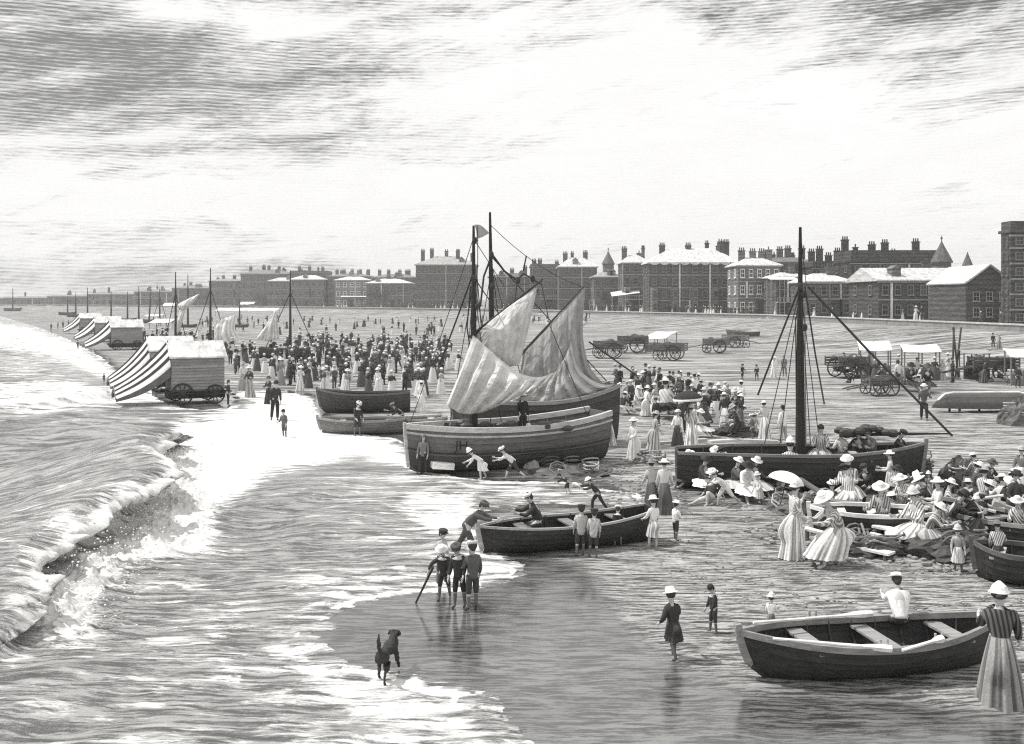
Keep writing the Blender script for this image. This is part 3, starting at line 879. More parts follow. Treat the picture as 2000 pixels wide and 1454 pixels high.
def awning(px0, px1, y0, y1, label, lean=0, tone=.85):
    """sloping canvas shop awning on posts in front of the town"""
    D = prom_depth((px0 + px1) / 2) + 9
    xa, xb = (px0 - CX) / F * D, (px1 - CX) / F * D
    za, zb_ = H + (HY - y0) / F * D - PROM_Z, H + (HY - y1) / F * D - PROM_Z
    t = thing('awning', label, 'awning', ((xa + xb) / 2, D, PROM_Z))
    wd = xb - xa
    part('canvas_roof', MB().sheet([[(-wd / 2, 0, zb_), (wd / 2, 0, zb_ + lean)], [(-wd / 2, 3.5, za), (wd / 2, 3.5, za + lean)]], .06), 'canvas', t, tone)
    for x in (-wd / 2 + .15, 0, wd / 2 - .15):
        for y in (.1, 3.4): part('post', MB().tube([(x, y, 0), (x, y, (zb_ if y < 1 else za) + lean * (x / wd + .5))], .07), 'wood', t, .3)
awning(1195, 1250, 571, 579, 'bright canvas awning in front of the bay fronted house', .9)
awning(1505, 1560, 541, 546, 'pale shop awning before the narrow house', 0)
awning(665, 715, 577, 580, 'pale awning at the foot of the pillared villa', 0)
awning(470, 495, 590, 594, 'small pale awning at the foot of the long boarding house', 0)

# ------------------------------------------------------------------ people: posed skeletons skinned into one body, clothes grown from the same joints
def skin_mesh(name, verts, edges, radii, sub=1, root=0):
    me = bpy.data.meshes.new(name + '_cage')
    me.from_pydata([tuple(v) for v in verts], edges, [])
    ob = bpy.data.objects.new(name + '_cage', me)
    COL.objects.link(ob)
    md = ob.modifiers.new('skin', 'SKIN'); md.use_smooth_shade = True
    sv = me.skin_vertices[0].data
    for i, r in enumerate(radii):
        sv[i].radius = (r, r) if not isinstance(r, tuple) else r
        sv[i].use_root = (i == root)
    if sub:
        s = ob.modifiers.new('sub', 'SUBSURF'); s.levels = sub; s.render_levels = sub
    dg = bpy.context.evaluated_depsgraph_get()
    res = bpy.data.meshes.new_from_object(ob.evaluated_get(dg))
    res.name = name
    bpy.data.objects.remove(ob); bpy.data.meshes.remove(me)
    res.materials.clear()
    return res

def dirv(a, s=0, b=0.0):
    """limb direction: a degrees forward from hanging down, b degrees out to side s"""
    return Vector((s * math.sin(R(b)), -math.sin(R(a)) * math.cos(R(b)), -math.cos(R(a)) * math.cos(R(b))))
def upv(l, side=0.0): return Vector((math.sin(R(side)), -math.sin(R(l)), math.cos(R(l))))

def skeleton(lean=3, bend=0, head=5, turn=0, arms=((5, 10, 15), (5, 10, 15)), legs=((0, 3, 0), (0, 3, 0)), pz=None, hk=1.0, lk=1.0):
    J = {}
    J['pel'] = Vector((0, 0, 0))
    J['wai'] = J['pel'] + upv(lean) * .15
    J['che'] = J['wai'] + upv(lean + bend) * .19
    J['nkb'] = J['che'] + upv(lean + bend) * .16
    J['nek'] = J['nkb'] + upv((lean + bend) * .5 + head * .5) * .075
    hu = upv(head + (lean + bend) * .4)
    J['hd0'] = J['nek'] + hu * .06 * hk
    J['hd1'] = J['hd0'] + hu * .085 * hk
    J['hd2'] = J['hd1'] + hu * .07 * hk
    J['hdang'] = head + (lean + bend) * .4
    cu = upv(lean + bend)
    for s, (p, ab, e), nm in ((-1, arms[0], 'R'), (1, arms[1], 'L')):
        sh = J['che'] + cu * .10 + Vector((s * .165, 0, 0))
        el = sh + dirv(p, s, ab) * .28
        wr = el + dirv(p + e, s, ab * .3) * .25
        J['sh' + nm], J['el' + nm], J['wr' + nm] = sh, el, wr
        J['hdv' + nm] = dirv(p + e * 1.1, s, ab * .2)
    for s, (p, ab, k), nm in ((-1, legs[0], 'R'), (1, legs[1], 'L')):
        hp = Vector((s * .085, 0, -.03))
        kn = hp + dirv(p, s, ab) * .42 * lk
        an = kn + dirv(p - k, s, ab * .4) * .41 * lk
        J['hp' + nm], J['kn' + nm], J['an' + nm] = hp, kn, an
        fa = max(-30, min(60, (p - k)))
        J['to' + nm] = an + Vector((s * .02, -math.cos(R(fa * .5)) * .16, -.035 + math.sin(R(fa * .5)) * .1))
        J['he' + nm] = an + Vector((0, .045, -.04))
    low = min(min(J['an' + n].z - .075, J['to' + n].z - .04) for n in 'RL')
    dz = -low if pz is None else pz
    for k, v in J.items():
        if isinstance(v, Vector) and not k.startswith('hdv'): v.z += dz
    return J

def body_mesh(name, J, hk=1.0, fem=False, hands=True, dark_below=None):
    vs, es, rs = [], [], []
    def add(p, r, par=None):
        vs.append(p); rs.append(r)
        if par is not None: es.append((par, len(vs) - 1))
        return len(vs) - 1
    pel = add(J['pel'], .125)
    wai = add(J['wai'], .105 if fem else .12, pel)
    che = add(J['che'], .125, wai)
    nkb = add(J['nkb'], .075, che)
    nek = add(J['nek'], .05, nkb)
    h0 = add(J['hd0'], .078 * hk, nek)
    h1 = add(J['hd1'], .094 * hk, h0)
    add(J['hd2'], .068 * hk, h1)
    for n, s in (('R', -1), ('L', 1)):
        sh = add(J['sh' + n], .062, che)
        el = add(J['el' + n], .042, sh)
        wr = add(J['wr' + n], .028, el)
        d = J['hdv' + n]; side = Vector((s, 0, 0)); flat = d.cross(side).normalized()
        pm_ = add(J['wr' + n] + d * .055, .026, wr)
        if hands:
            for k in range(4):
                off = flat * (k - 1.5) * .021
                a = add(J['wr' + n] + d * .10 + off, .0105, pm_)
                L = (.045, .058, .062, .05)[k]
                b = add(vs[a] + d * L * .6 - side * .008, .0095, a)
                add(vs[b] + d * L * .5 - side * .018, .0075, b)
            a = add(J['wr' + n] + d * .05 + flat * .045 - side * .012, .012, pm_)
            add(vs[a] + d * .04 + flat * .012 - side * .012, .009, a)
        else:
            add(J['wr' + n] + d * .12, .02, pm_)
        hp = add(J['hp' + n], .098, pel)
        kn = add(J['kn' + n], .062, hp)
        md = add(J['kn' + n].lerp(J['an' + n], .35), .06, kn)
        an = add(J['an' + n], .04, md)
        add(J['to' + n], .034, an)
    me = skin_mesh(name, vs, es, rs, 1)
    n0 = len(me.vertices)
    tones = [1.0] * n0
    if dark_below is not None:
        for i, v in enumerate(me.vertices):
            if v.co.z < dark_below[0]: tones[i] = dark_below[1]
            if v.co.z < .1: tones[i] = .12
    # face: eyes, brows, nose and mouth added into the same mesh
    Mr = Matrix.Rotation(R(J['hdang']), 3, 'X')
    c = J['hd1']; k = hk * .094
    fb = MB(); fb.v = [tuple(v.co) for v in me.vertices]; fb.t = tones
    for p in me.polygons: fb.f.append(tuple(p.vertices)); fb.mi.append(0)
    for sx in (-1, 1):
        fb.tone = .08
        fb.ball(c + Mr @ (Vector((sx * .38, -.93, -.02)) * k), .12 * k, 6, 4)
        fb.tone = .25
        fb.ball(c + Mr @ (Vector((sx * .38, -.93, .2)) * k), .2 * k, 6, 4, Mr, 1, .5, .25)
        fb.tone = .9
        fb.ball(c + Mr @ (Vector((sx * 1.0, .05, -.15)) * k), .24 * k, 6, 4, Mr, .4, .7, 1)
    fb.tone = 1.0
    fb.ball(c + Mr @ (Vector((0, -1.06, -.28)) * k), .17 * k, 6, 5, Mr, .7, 1.1, 1.4)
    fb.tone = .35
    fb.ball(c + Mr @ (Vector((0, -.92, -.66)) * k), .22 * k, 6, 4, Mr, 1, .4, .25)
    out = fb.mesh(name, 'body', True)
    bpy.data.meshes.remove(me)
    return out

def cloth_from_skin(name, vs, es, rs, tone_fn=None, sub=1):
    me = skin_mesh(name, vs, es, rs, sub)
    at = me.attributes.new('tone', 'FLOAT', 'POINT')
    at.data.foreach_set('value', [1.0 if tone_fn is None else tone_fn(v.co) for v in me.vertices])
    me.materials.append(MAT['cloth'])
    return me

def jacket_mesh(J, fem=False, hem=.05, loose=1.0, stripes=False, sleeve=1.0):
    vs, es, rs = [], [], []
    def add(p, r, par=None):
        vs.append(p); rs.append(r)
        if par is not None: es.append((par, len(vs) - 1))
        return len(vs) - 1
    ax = (J['pel'] - J['wai']).normalized()
    wai = add(J['wai'], (.118 if fem else .14) * loose)
    pel = add(J['pel'] + ax * hem, (.135 if fem else .155) * loose, wai)
    che = add(J['che'], .143 * loose, wai)
    nkb = add(J['nkb'], .085, che)
    add(J['nek'], .058, nkb)
    for n in 'RL':
        sh = add(J['sh' + n], .085 * loose, che)
        el = add(J['el' + n], .060 * loose, sh)
        add(J['el' + n].lerp(J['wr' + n], .85 * sleeve), .042, el)
    me = cloth_from_skin('jacket', vs, es, rs)
    if stripes:
        me.materials.clear(); me.materials.append(MAT['striped'])
    return me

def trouser_mesh(J, length=.92, loose=1.0):
    vs, es, rs = [], [], []
    def add(p, r, par=None):
        vs.append(p); rs.append(r)
        if par is not None: es.append((par, len(vs) - 1))
        return len(vs) - 1
    pel = add(J['pel'] + Vector((0, 0, .02)), .142 * loose)
    add(J['pel'].lerp(J['wai'], .6), .132 * loose, pel)
    for n in 'RL':
        hp = add(J['hp' + n] + Vector((0, 0, -.03)), .112 * loose, pel)
        kn = add(J['kn' + n], .08 * loose, hp)
        if length > .55: add(J['kn' + n].lerp(J['an' + n], (length - .5) * 2), .062 * loose, kn)
    return cloth_from_skin('trousers', vs, es, rs)

def skirt_mesh(wc, wr, hc, hrx, hry, belly=0.12, pleats=15, depth=.07, stripe=.0, n=90, rows=8, power=.9):
    m = MB(); rr = []; tt = []
    wc = Vector(wc); hc = Vector(hc)
    for i in range(rows + 1):
        t = i / rows
        c = wc.lerp(hc, t)
        e = t ** power
        e2 = e + belly * math.sin(math.pi * min(1, t * 1.1)) * .5
        ring, tn = [], []
        for j in range(n):
            a = 2 * math.pi * j / n
            fd = .55 * math.sin(round(pleats * .6) * a + 1.6 * math.sin(2 * a + 1)) + .45 * math.sin(round(pleats * 1.3) * a + 1.1 * math.sin(3 * a) + .5 * t)
            k = 1 + depth * 1.5 * fd * (.2 + .8 * t)
            bust = .16 * max(0, math.sin(a)) ** 2 * math.sin(math.pi * min(1, t * 1.6)) * (hry > .2)
            rx = (wr + (hrx - wr) * e2) * k; ry = (wr + (hry - wr) * e2) * k + bust
            ring.append((c.x + rx * math.cos(a), c.y + ry * math.sin(a), c.z))
            tn.append(1.0 - stripe * (1.2 if fd < -.3 else (.75 if fd < -.02 else (0 if fd < .55 else -.1))))
        rr.append(ring); tt.append(tn)
    m.rings(rr, True, True, False, tt)
    return m.mesh('skirt', 'cloth', True)

def head_frame(J): return J['hd1'], Matrix.Rotation(R(J['hdang']), 3, 'X')
def hat_mesh(J, kind, hk=1.0):
    c, M = head_frame(J); k = hk; m = MB()
    if kind == 'sun':
        m.lathe([(.10 * k, .0), (min(.195, .19 * k), -.012), (min(.21, .205 * k), -.002), (min(.195, .19 * k), .012), (.105 * k, .025), (.1 * k, .08 * k), (.07 * k, .12 * k), (.01, .125 * k)], 20, c + M @ Vector((0, .01, .045 * k)), M, .05, 3)
    elif kind == 'boater':
        m.lathe([(.09 * k, 0), (.165 * k, 0), (.165 * k, .012), (.1 * k, .014), (.1 * k, .085 * k), (.01, .088 * k)], 18, c + M @ Vector((0, .0, .05 * k)), M)
    elif kind == 'bowler':
        m.lathe([(.09 * k, 0), (.14 * k, .008), (.145 * k, .02), (.103 * k, .012), (.1 * k, .06 * k), (.07 * k, .105 * k), (.01, .115 * k)], 16, c + M @ Vector((0, .0, .04 * k)), M)
    elif kind == 'cap':
        m.lathe([(.102 * k, 0), (.125 * k, .05 * k), (.1 * k, .075 * k), (.01, .08 * k)], 14, c + M @ Vector((0, .0, .03 * k)), M)
        m.ball(c + M @ Vector((0, -.1 * k, .035 * k)), .075 * k, 10, 4, M, 1, .9, .14)
    elif kind == 'bonnet':
        m.lathe([(.104 * k, -.005), (.135 * k, .0), (.138 * k, .012), (.108 * k, .02), (.104 * k, .06 * k), (.085 * k, .105 * k), (.045 * k, .15 * k), (.02 * k, .175 * k), (.005, .18 * k)], 16, c + M @ Vector((0, .012, .04 * k)), M @ Matrix.Rotation(R(-8), 3, 'X'), .07, 4)
        for sx in (-1, 1): m.ball(c + M @ Vector((sx * .045 * k, .07 * k, .13 * k)), .035 * k, 7, 5, M, 1.3, .7, .8)
    return m.mesh('hat', 'cloth', True)
def hair_mesh(J, fem=False, hk=1.0):
    c, M = head_frame(J); m = MB()
    m.ball(c + M @ Vector((0, .022, .022)), .101 * hk, 12, 8, M, 1, 1, 1.02)
    if fem: m.ball(c + M @ Vector((0, .105, -.01)), .052 * hk, 8, 6, M)
    else: m.ball(c + M @ Vector((0, .05, -.045)), .075 * hk, 8, 5, M)
    return m.mesh('hair', 'cloth', True)
def collar_mesh(J):
    m = MB(); M = Matrix.Rotation(R(J['hdang'] * .5), 3, 'X')
    m.lathe([(.065, .03), (.1, .0), (.17, -.05), (.165, -.06), (.06, .0)], 16, J['nkb'] + Vector((0, .01, .02)), M, .04, 4, 1.1, 1.0)
    return m.mesh('collar', 'cloth', True)

PROTO = {}
def proto(name, fem, hk, hat, pose, skirt=None, trousers=None, hem=.05, stripes=False, hands=True, legs_dark=None, collar=False, sleeve=1.0, hat2=None, loose=1.0):
    J = skeleton(hk=hk, **pose)
    parts = {'body': body_mesh('body', J, hk, fem, hands, legs_dark)}
    parts['hair'] = hair_mesh(J, fem, hk)
    for h_ in [hat] + (hat2 or []):
        if h_: parts['hat:' + h_] = hat_mesh(J, h_, hk)
    parts['jacket'] = jacket_mesh(J, fem, hem, loose, stripes, sleeve)
    if trousers: parts['trousers'] = trouser_mesh(J, trousers)
    if skirt:
        sk = dict(skirt); sk['wc'] = J['wai'] + Vector(sk.pop('wo', (0, 0, -.05)))
        parts['skirt'] = skirt_mesh(**sk)
    if collar: parts['collar'] = collar_mesh(J)
    top = max(max(v.co.z for v in me.vertices) for me in parts.values())
    bot = min(min(v.co.z for v in me.vertices) for me in parts.values())
    PROTO[name] = (parts, hat, top, J, bot)

LS = dict(wr=.125, hc=(0, .07, .015), hrx=.29, hry=.32, pleats=15, depth=.08, stripe=.5)      # long striped skirt
LP = dict(LS, stripe=.12, depth=.09, pleats=13)                                              # long plain skirt
GS = dict(wr=.125, hc=(0, .02, .43), hrx=.24, hry=.24, pleats=13, depth=.09, stripe=.15, rows=6)
hats = ['sun', 'boater', 'bonnet']
proto('lady', True, .98, 'sun', dict(lean=3, head=4, arms=((18, 12, 70), (15, 12, 80))), LS, hat2=['boater', 'bonnet'])
proto('lady_plain', True, .98, 'sun', dict(lean=2, head=8, arms=((4, 12, 18), (10, 12, 45))), LP, hat2=['boater', 'bonnet'])
proto('lady_stripe', True, .98, 'sun', dict(lean=4, head=10, arms=((8, 10, 30), (25, 10, 75))), LS, stripes=True, hat2=['bonnet', 'boater'])
proto('lady_parasol', True, .98, 'bonnet', dict(lean=3, head=4, arms=((35, 10, 105), (5, 10, 40))), LS, stripes=True, hat2=['sun'])
sitS = dict(wr=.14, hc=(0, -.30, .01), hrx=.40, hry=.58, pleats=15, depth=.07, stripe=.5, belly=.1, power=.8)
proto('lady_sit', True, .98, 'sun', dict(lean=8, head=16, arms=((38, 8, 60), (30, 8, 75)), legs=((80, 6, 20), (78, 6, 30)), pz=.13), sitS, stripes=True, hat2=['bonnet', 'boater'])
proto('lady_sit_plain', True, .98, 'sun', dict(lean=14, head=20, arms=((45, 10, 50), (30, 8, 65)), legs=((80, 6, 20), (78, 6, 30)), pz=.13), dict(sitS, stripe=.15), hat2=['bonnet', 'boater'])
proto('lady_bench', True, .98, 'sun', dict(lean=22, bend=8, head=22, arms=((52, 8, 45), (45, 8, 60)), legs=((74, 6, 74), (80, 6, 84)), pz=.44), dict(wr=.14, hc=(0, -.30, .02), hrx=.34, hry=.40, pleats=15, depth=.08, stripe=.45, belly=.4, power=.9), stripes=True, hat2=['bonnet'])
proto('man', False, 1.0, 'bowler', dict(lean=2, head=3, arms=((6, 9, 15), (-3, 9, 25)), legs=((4, 4, 3), (-4, 4, 3))), trousers=.95, hem=.16, hat2=['cap', 'boater'], legs_dark=(.12, .1))
proto('man_walk', False, 1.0, 'bowler', dict(lean=7, head=3, arms=((30, 8, 25), (-25, 8, 20)), legs=((22, 3, 8), (-18, 3, 18))), trousers=.95, hem=.16, hat2=['cap', 'boater'], legs_dark=(.12, .1))
proto('man_lean', False, 1.0, 'cap', dict(lean=40, bend=6, head=12, arms=((75, 8, 15), (62, 8, 30)), legs=((28, 6, 30), (-28, 6, 10))), trousers=.95, hem=.12, hat2=['boater'], legs_dark=(.12, .1))
proto('man_sit', False, 1.0, 'cap', dict(lean=20, bend=8, head=14, arms=((45, 8, 60), (55, 8, 45)), legs=((72, 8, 70), (70, 8, 60)), pz=.44), trousers=.95, hem=.06, hat2=['boater', 'bowler'], legs_dark=(.1, .1))
proto('man_load', False, 1.0, 'boater', dict(lean=6, head=10, arms=((20, 25, 95), (-10, 12, 70)), legs=((16, 3, 6), (-12, 3, 12))), trousers=.95, hem=.06, hat2=['cap'], legs_dark=(.12, .1))
K = 1.28
proto('girl', True, K, 'sun', dict(lean=3, head=8, arms=((8, 14, 20), (12, 14, 35)), legs=((4, 3, 4), (-4, 3, 4))), GS, legs_dark=(.45, .25), hat2=['bonnet', 'boater'])
proto('girl_bare', True, K, 'sun', dict(lean=3, head=14, arms=((14, 14, 50), (12, 14, 40)), legs=((6, 3, 6), (-4, 3, 4))), dict(GS, stripe=.45), hat2=['bonnet'])
proto('girl_bend', True, K, 'bonnet', dict(lean=52, bend=8, head=20, arms=((58, 8, 10), (20, 10, 20)), legs=((12, 6, 18), (-14, 6, 10))), dict(wr=.13, wo=(0, .03, -.08), hc=(0, .08, .46), hrx=.25, hry=.26, pleats=13, depth=.1, stripe=.12, rows=6), hat2=['sun'])
proto('girl_walk', True, K, 'sun', dict(lean=6, head=16, arms=((24, 18, 70), (-14, 26, 60)), legs=((18, 3, 10), (-16, 3, 16))), dict(wr=.14, hc=(0, .02, .52), hrx=.23, hry=.25, pleats=11, depth=.1, stripe=.1, rows=6), hem=.14, legs_dark=(.5, .18), hat2=['bonnet'], loose=1.15)
proto('boy', False, K, 'cap', dict(lean=6, head=24, arms=((8, 10, 20), (12, 10, 30)), legs=((5, 4, 4), (-4, 4, 4))), trousers=.58, hem=.12, legs_dark=(.42, .25), collar=True, hat2=['boater', 'sun'], loose=1.12)
proto('boy_plain', False, K, 'cap', dict(lean=3, head=8, arms=((6, 12, 20), (15, 12, 60)), legs=((5, 4, 4), (-4, 4, 4))), trousers=.58, hem=.12, legs_dark=(.42, .3), hat2=['boater', 'sun'], loose=1.1)
proto('boy_stripe', False, K, 'cap', dict(lean=4, head=6, arms=((12, 8, 30), (4, 10, 15)), legs=((4, 4, 4), (-5, 4, 6))), trousers=.58, hem=.2, legs_dark=(.42, .25), stripes=True, loose=1.22)
proto('boy_stick', False, K, 'cap', dict(lean=14, head=22, arms=((28, 48, 4), (8, 10, 30)), legs=((8, 6, 6), (-8, 6, 8))), trousers=.58, hem=.12, legs_dark=(.42, .25), collar=True, loose=1.12, hat2=['boater'])
proto('boy_stride', False, K, 'cap', dict(lean=48, bend=6, head=8, arms=((40, 10, 40), (70, 10, 30)), legs=((34, 4, 24), (-32, 4, 20))), trousers=.6, hem=.04, legs_dark=(.3, .8), hat2=['boater'], sleeve=.7)
proto('boy_sit', False, K, 'boater', dict(lean=-14, head=16, arms=((-30, 14, 8), (20, 12, 40)), legs=((124, 6, 112), (84, 12, 6)), pz=.13), trousers=.6, hem=.02, legs_dark=None, hat2=['cap'], sleeve=.7)
proto('child_crouch', False, K, None, dict(lean=58, bend=14, head=10, arms=((60, 10, 5), (30, 10, 30)), legs=((24, 8, 40), (-6, 8, 20))), trousers=.6, hem=.02, legs_dark=None, sleeve=.6)

PEOPLE_POS = []
MIR = [1]
def person(kind, px, py, top, face, label, jacket=.1, skirt=.7, hat=.75, trousers=.08, hair=.06, hatk=None, group=None, Y=None, z=None, h=None, nohat=False, collar=.6, wide=1.0):
    parts, hat0, ptop, J, bot = PROTO[kind]
    if Y is None:
        p = P(px, py)
    else:
        p = PX(px, py, Y)
    if z is not None: p.z = z
    sc = h / ptop if h else max(.35, (py - top) / F * p.y / ptop)
    r = thing('person', label, 'person', p, R(face), group)
    r.location.z -= bot * sc if Y is None else 0
    hk = None
    if not nohat: hk = 'hat:' + (hatk or hat0 or '-')
    col = {'body': .5, 'hair': hair, 'jacket': jacket, 'trousers': trousers, 'skirt': skirt, 'collar': collar}
    for nm, me in parts.items():
        if nm.startswith('hat:'):
            if nm != hk: continue
            o = add_obj('hat', me, r, hat)
        else:
            o = add_obj(nm, me, r, col[nm])
        o.scale = (sc * wide * MIR[0], sc * wide, sc)
    MIR[0] = random.choice((-1, 1)); r.rotation_euler[0] = R(random.uniform(-2.5, 2.5)); r.rotation_euler[1] = R(random.uniform(-2.5, 2.5))
    PEOPLE_POS.append((p.x, p.y))
    return r, sc, J
# one-piece figures for the far crowd
TINY = {}
def tiny(name, kind, jac, ski, hat):
    parts, hat0, ptop, J, bot = PROTO[kind]
    m = MB()
    col = {'body': 0.5, 'hair': .06, 'jacket': jac, 'trousers': jac * .8, 'skirt': ski, 'collar': .5}
    J = J
    def blobline(a, b, ra, rb, t): m.tube([a, b], [ra, rb], 6, True, t)
    blobline(J['pel'], J['wai'], .16, .13, jac); blobline(J['wai'], J['che'], .13, .16, jac); blobline(J['che'], J['nkb'], .17, .08, jac)
    for n in 'RL':
        blobline(J['sh' + n], J['el' + n], .08, .06, jac); blobline(J['el' + n], J['wr' + n], .06, .04, jac)
        if 'skirt' not in parts:
            blobline(J['hp' + n], J['kn' + n], .11, .075, jac * .8); blobline(J['kn' + n], J['an' + n], .075, .055, jac * .8); blobline(J['an' + n], J['to' + n], .05, .04, .05)
    m.tone = .45; m.ball(J['hd1'], .105, 8, 6)
    if 'skirt' in parts:
        m.tone = ski; m.lathe([(.13, J['wai'].z), (.2, J['pel'].z - .05), (.27, .5), (.34, 0.0)], 10, cap0=False)
    m.tone = hat; m.lathe([(.09, .0), (.19, .0), (.1, .03), (.08, .11), (.01, .12)], 10, c=J['hd1'] + Vector((0, 0, .05)))
    TINY[name] = (m.mesh('person', 'cloth', True), J['hd1'].z + .17)
tiny('dark_man', 'man', .06, 0, .05); tiny('grey_man', 'man_walk', .14, 0, .5); tiny('dark_lady', 'lady', .07, .1, .6)
tiny('pale_lady', 'lady_plain', .5, .75, .8); tiny('mixed_lady', 'lady', .08, .7, .75); tiny('child', 'girl', .4, .6, .8)
def small_person(kind, px, py, hpx, face, label, group):
    me, ph = TINY[kind]
    p = P(px, py)
    o = add_obj('person', me, None, 1.0, p, R(face))
    s = hpx / F * p.y / ph
    o.scale = (s, s, s)
    return tag(o, label, 'person', group)

# ------------------------------------------------------------------ boats
def hull_shape(L, B, Dp, stern=.7, sb=.28, ss=.15, rake=.05, rise=.3, srake=.0):
    def f(t, s, off=0.0):
        if t < .5: b = B / 2 * (1 - (1 - stern) * (1 - 2 * t) ** 2.2)
        else: b = B / 2 * (1 - (2 * t - 1) ** 2.6) + .012
        e = 2 * t - 1
        zs = Dp * (1 + (sb if e > 0 else ss) * e * e)
        zk = Dp * rise * max(0, (abs(e) - .72) / .28) ** 2 * (1.0 if e > 0 else (.6 if stern < .3 else .25))
        ang = s * math.pi / 2
        y = b * math.sin(ang) ** .72
        z = zk + (zs - zk) * (1 - math.cos(ang)) ** .85
        x = -L / 2 + L * t + rake * L * (s - .5) * max(0, e) ** 3 - srake * L * (s - .5) * max(0, -e) ** 3
        return Vector((x, y + off, z))
    return f

def boat(name, label, cat, p_stern, p_bow, B, Dp, n=8, tone=.05, rail=.5, stern=.7, sb=.28, ss=.15, rake=.05, rise=.3, thwarts=3, seat_tone=.4, deck=None, heel=0.0, inner=.12, mat='tar', group=None, sink=.03, srake=.0, rib_count=7, rail_w=.07, rail_h=.09, lower_tone=None, cols=14):
    a, b = Vector(p_stern), Vector(p_bow)
    L = (b.xy - a.xy).length
    c = (a + b) / 2
    rz = math.atan2(b.y - a.y, b.x - a.x)
    r = thing(name, label, cat, (c.x, c.y, min(a.z, b.z) - sink), rz, group)
    f = hull_shape(L, B, Dp, stern, sb, ss, rake, rise, srake)
    def tilt(v):
        return Matrix.Rotation(heel, 3, 'X') @ v + Vector((0, 0, abs(math.sin(heel)) * B * .22))
    th = .03 if L > 5 else .02
    for side in (1, -1):
        for k in range(n):
            s0, s1 = k / n, min(1, (k + 1.12) / n)
            rows = [[], [], [], []]
            for i in range(cols + 1):
                t = i / cols
                lo = f(t, s0); hi = f(t, s1)
                taper = max(.1, min(1, (1 - t) * 6))
                for q, (p, o) in enumerate(((lo, th * 1.5), (hi, th * .3), (hi, -th * .5), (lo, th * .4))):
                    v = Vector((p.x, (p.y + o * taper) * side, p.z - (.35 * th if q in (0, 3) else 0)))
                    rows[q].append(tilt(v))
            m = MB()
            rr = [[rows[q][i] for q in range(4)] for i in range(cols + 1)]
            if side < 0: rr = [x[::-1] for x in rr]
            m.rings(rr, True, True, True)
            tn = tone * random.uniform(.85, 1.2)
            if lower_tone is not None and k < n * .45: tn = lower_tone * random.uniform(.9, 1.15)
            part('hull_plank', m, mat, r, tn)
        m = MB()
        pts = [tilt(Vector((f(i / 20, 1).x, f(i / 20, 1).y * side + side * .0, f(i / 20, 1).z))) for i in range(21)]
        rr = []
        for i, p in enumerate(pts):
            o = Vector((0, side * rail_w / 2, 0)); u = Vector((0, 0, rail_h / 2))
            rr.append([p - o - u, p + o - u, p + o + u, p - o + u] if side > 0 else [p + o - u, p - o - u, p - o + u, p + o + u])
        m.rings(rr, True, True, True); part('gunwale', m, 'wood', r, rail)
    # keel and stem
    m = MB()
    pts = [tilt(f(i / 20, 0) + Vector((0, 0, -.03))) for i in range(21)]
    for i in range(20): m.beam(pts[i], pts[i + 1], .06, .1)
    part('keel', m, mat, r, tone)
    m = MB(); pts = [tilt(Vector((f(1, i / 10).x + .03, 0, f(1, i / 10).z + (.12 if i == 10 else 0)))) for i in range(11)]
    for i in range(10): m.beam(pts[i], pts[i + 1], .07, .1, up=(1, 0, .01))
    part('stem', m, 'wood', r, rail)
    if stern > .2:
        m = MB(); ring = [f(0, i / 10) for i in range(11)]
        out_ = [tilt(Vector((p.x - .02, p.y, p.z))) for p in ring] + [tilt(Vector((p.x - .02, -p.y, p.z))) for p in ring[::-1][:-1]]
        inn = [v + Vector((.06, 0, 0)) for v in out_]
        k0 = m.verts(out_); k1 = m.verts(inn); N_ = len(out_)
        m.face([k0 + i for i in range(N_)]); m.face([k1 + i for i in range(N_)][::-1])
        for i in range(N_): m.face((k0 + (i + 1) % N_, k0 + i, k1 + i, k1 + (i + 1) % N_))
        part('transom', m, mat, r, tone)
    else:
        m = MB(); pts = [tilt(Vector((f(0, i / 8).x - .03, 0, f(0, i / 8).z + (.1 if i == 8 else 0)))) for i in range(9)]
        for i in range(8): m.beam(pts[i], pts[i + 1], .07, .1, up=(1, 0, .01))
        part('stern_post', m, mat, r, tone)
    # inside: bottom boards, ribs, thwarts
    sfl = .42 if deck is None else deck
    P_ = []
    for i in range(13):
        t = .04 + .9 * i / 12; p = f(t, sfl)
        P_.append([tilt(Vector((p.x, (p.y - .02) * q, p.z))) for q in (-1, -.5, 0, .5, 1)])
    part('deck' if deck else 'bottom_boards', MB().sheet(P_, .03), 'wood', r, inner)
    for i in range(rib_count):
        t = .12 + .76 * i / max(1, rib_count - 1); m = MB()
        pts = [tilt(Vector((f(t, s / 8).x, f(t, s / 8).y * .97, f(t, s / 8).z + .015))) for s in range(8, 2, -1)] + [tilt(Vector((f(t, s / 8).x, -f(t, s / 8).y * .97, f(t, s / 8).z + .015))) for s in range(3, 9)]
        m.tube(pts, .018 if L < 6 else .03, 4); part('rib', m, 'wood', r, inner * 1.3)
    for i in range(thwarts):
        t = .2 + .55 * i / max(1, thwarts - 1); p = f(t, .86)
        m = MB(); hw = .13
        m.hexa([tilt(Vector(v)) for v in ((p.x - hw, -p.y + .01, p.z), (p.x + hw, -p.y + .01, p.z), (p.x + hw, p.y - .01, p.z), (p.x - hw, p.y - .01, p.z), (p.x - hw, -p.y + .01, p.z + .035), (p.x + hw, -p.y + .01, p.z + .035), (p.x + hw, p.y - .01, p.z + .035), (p.x - hw, p.y - .01, p.z + .035))])
        part('thwart', m, 'wood', r, seat_tone)
    r['_L'] = L
    return r, f, tilt

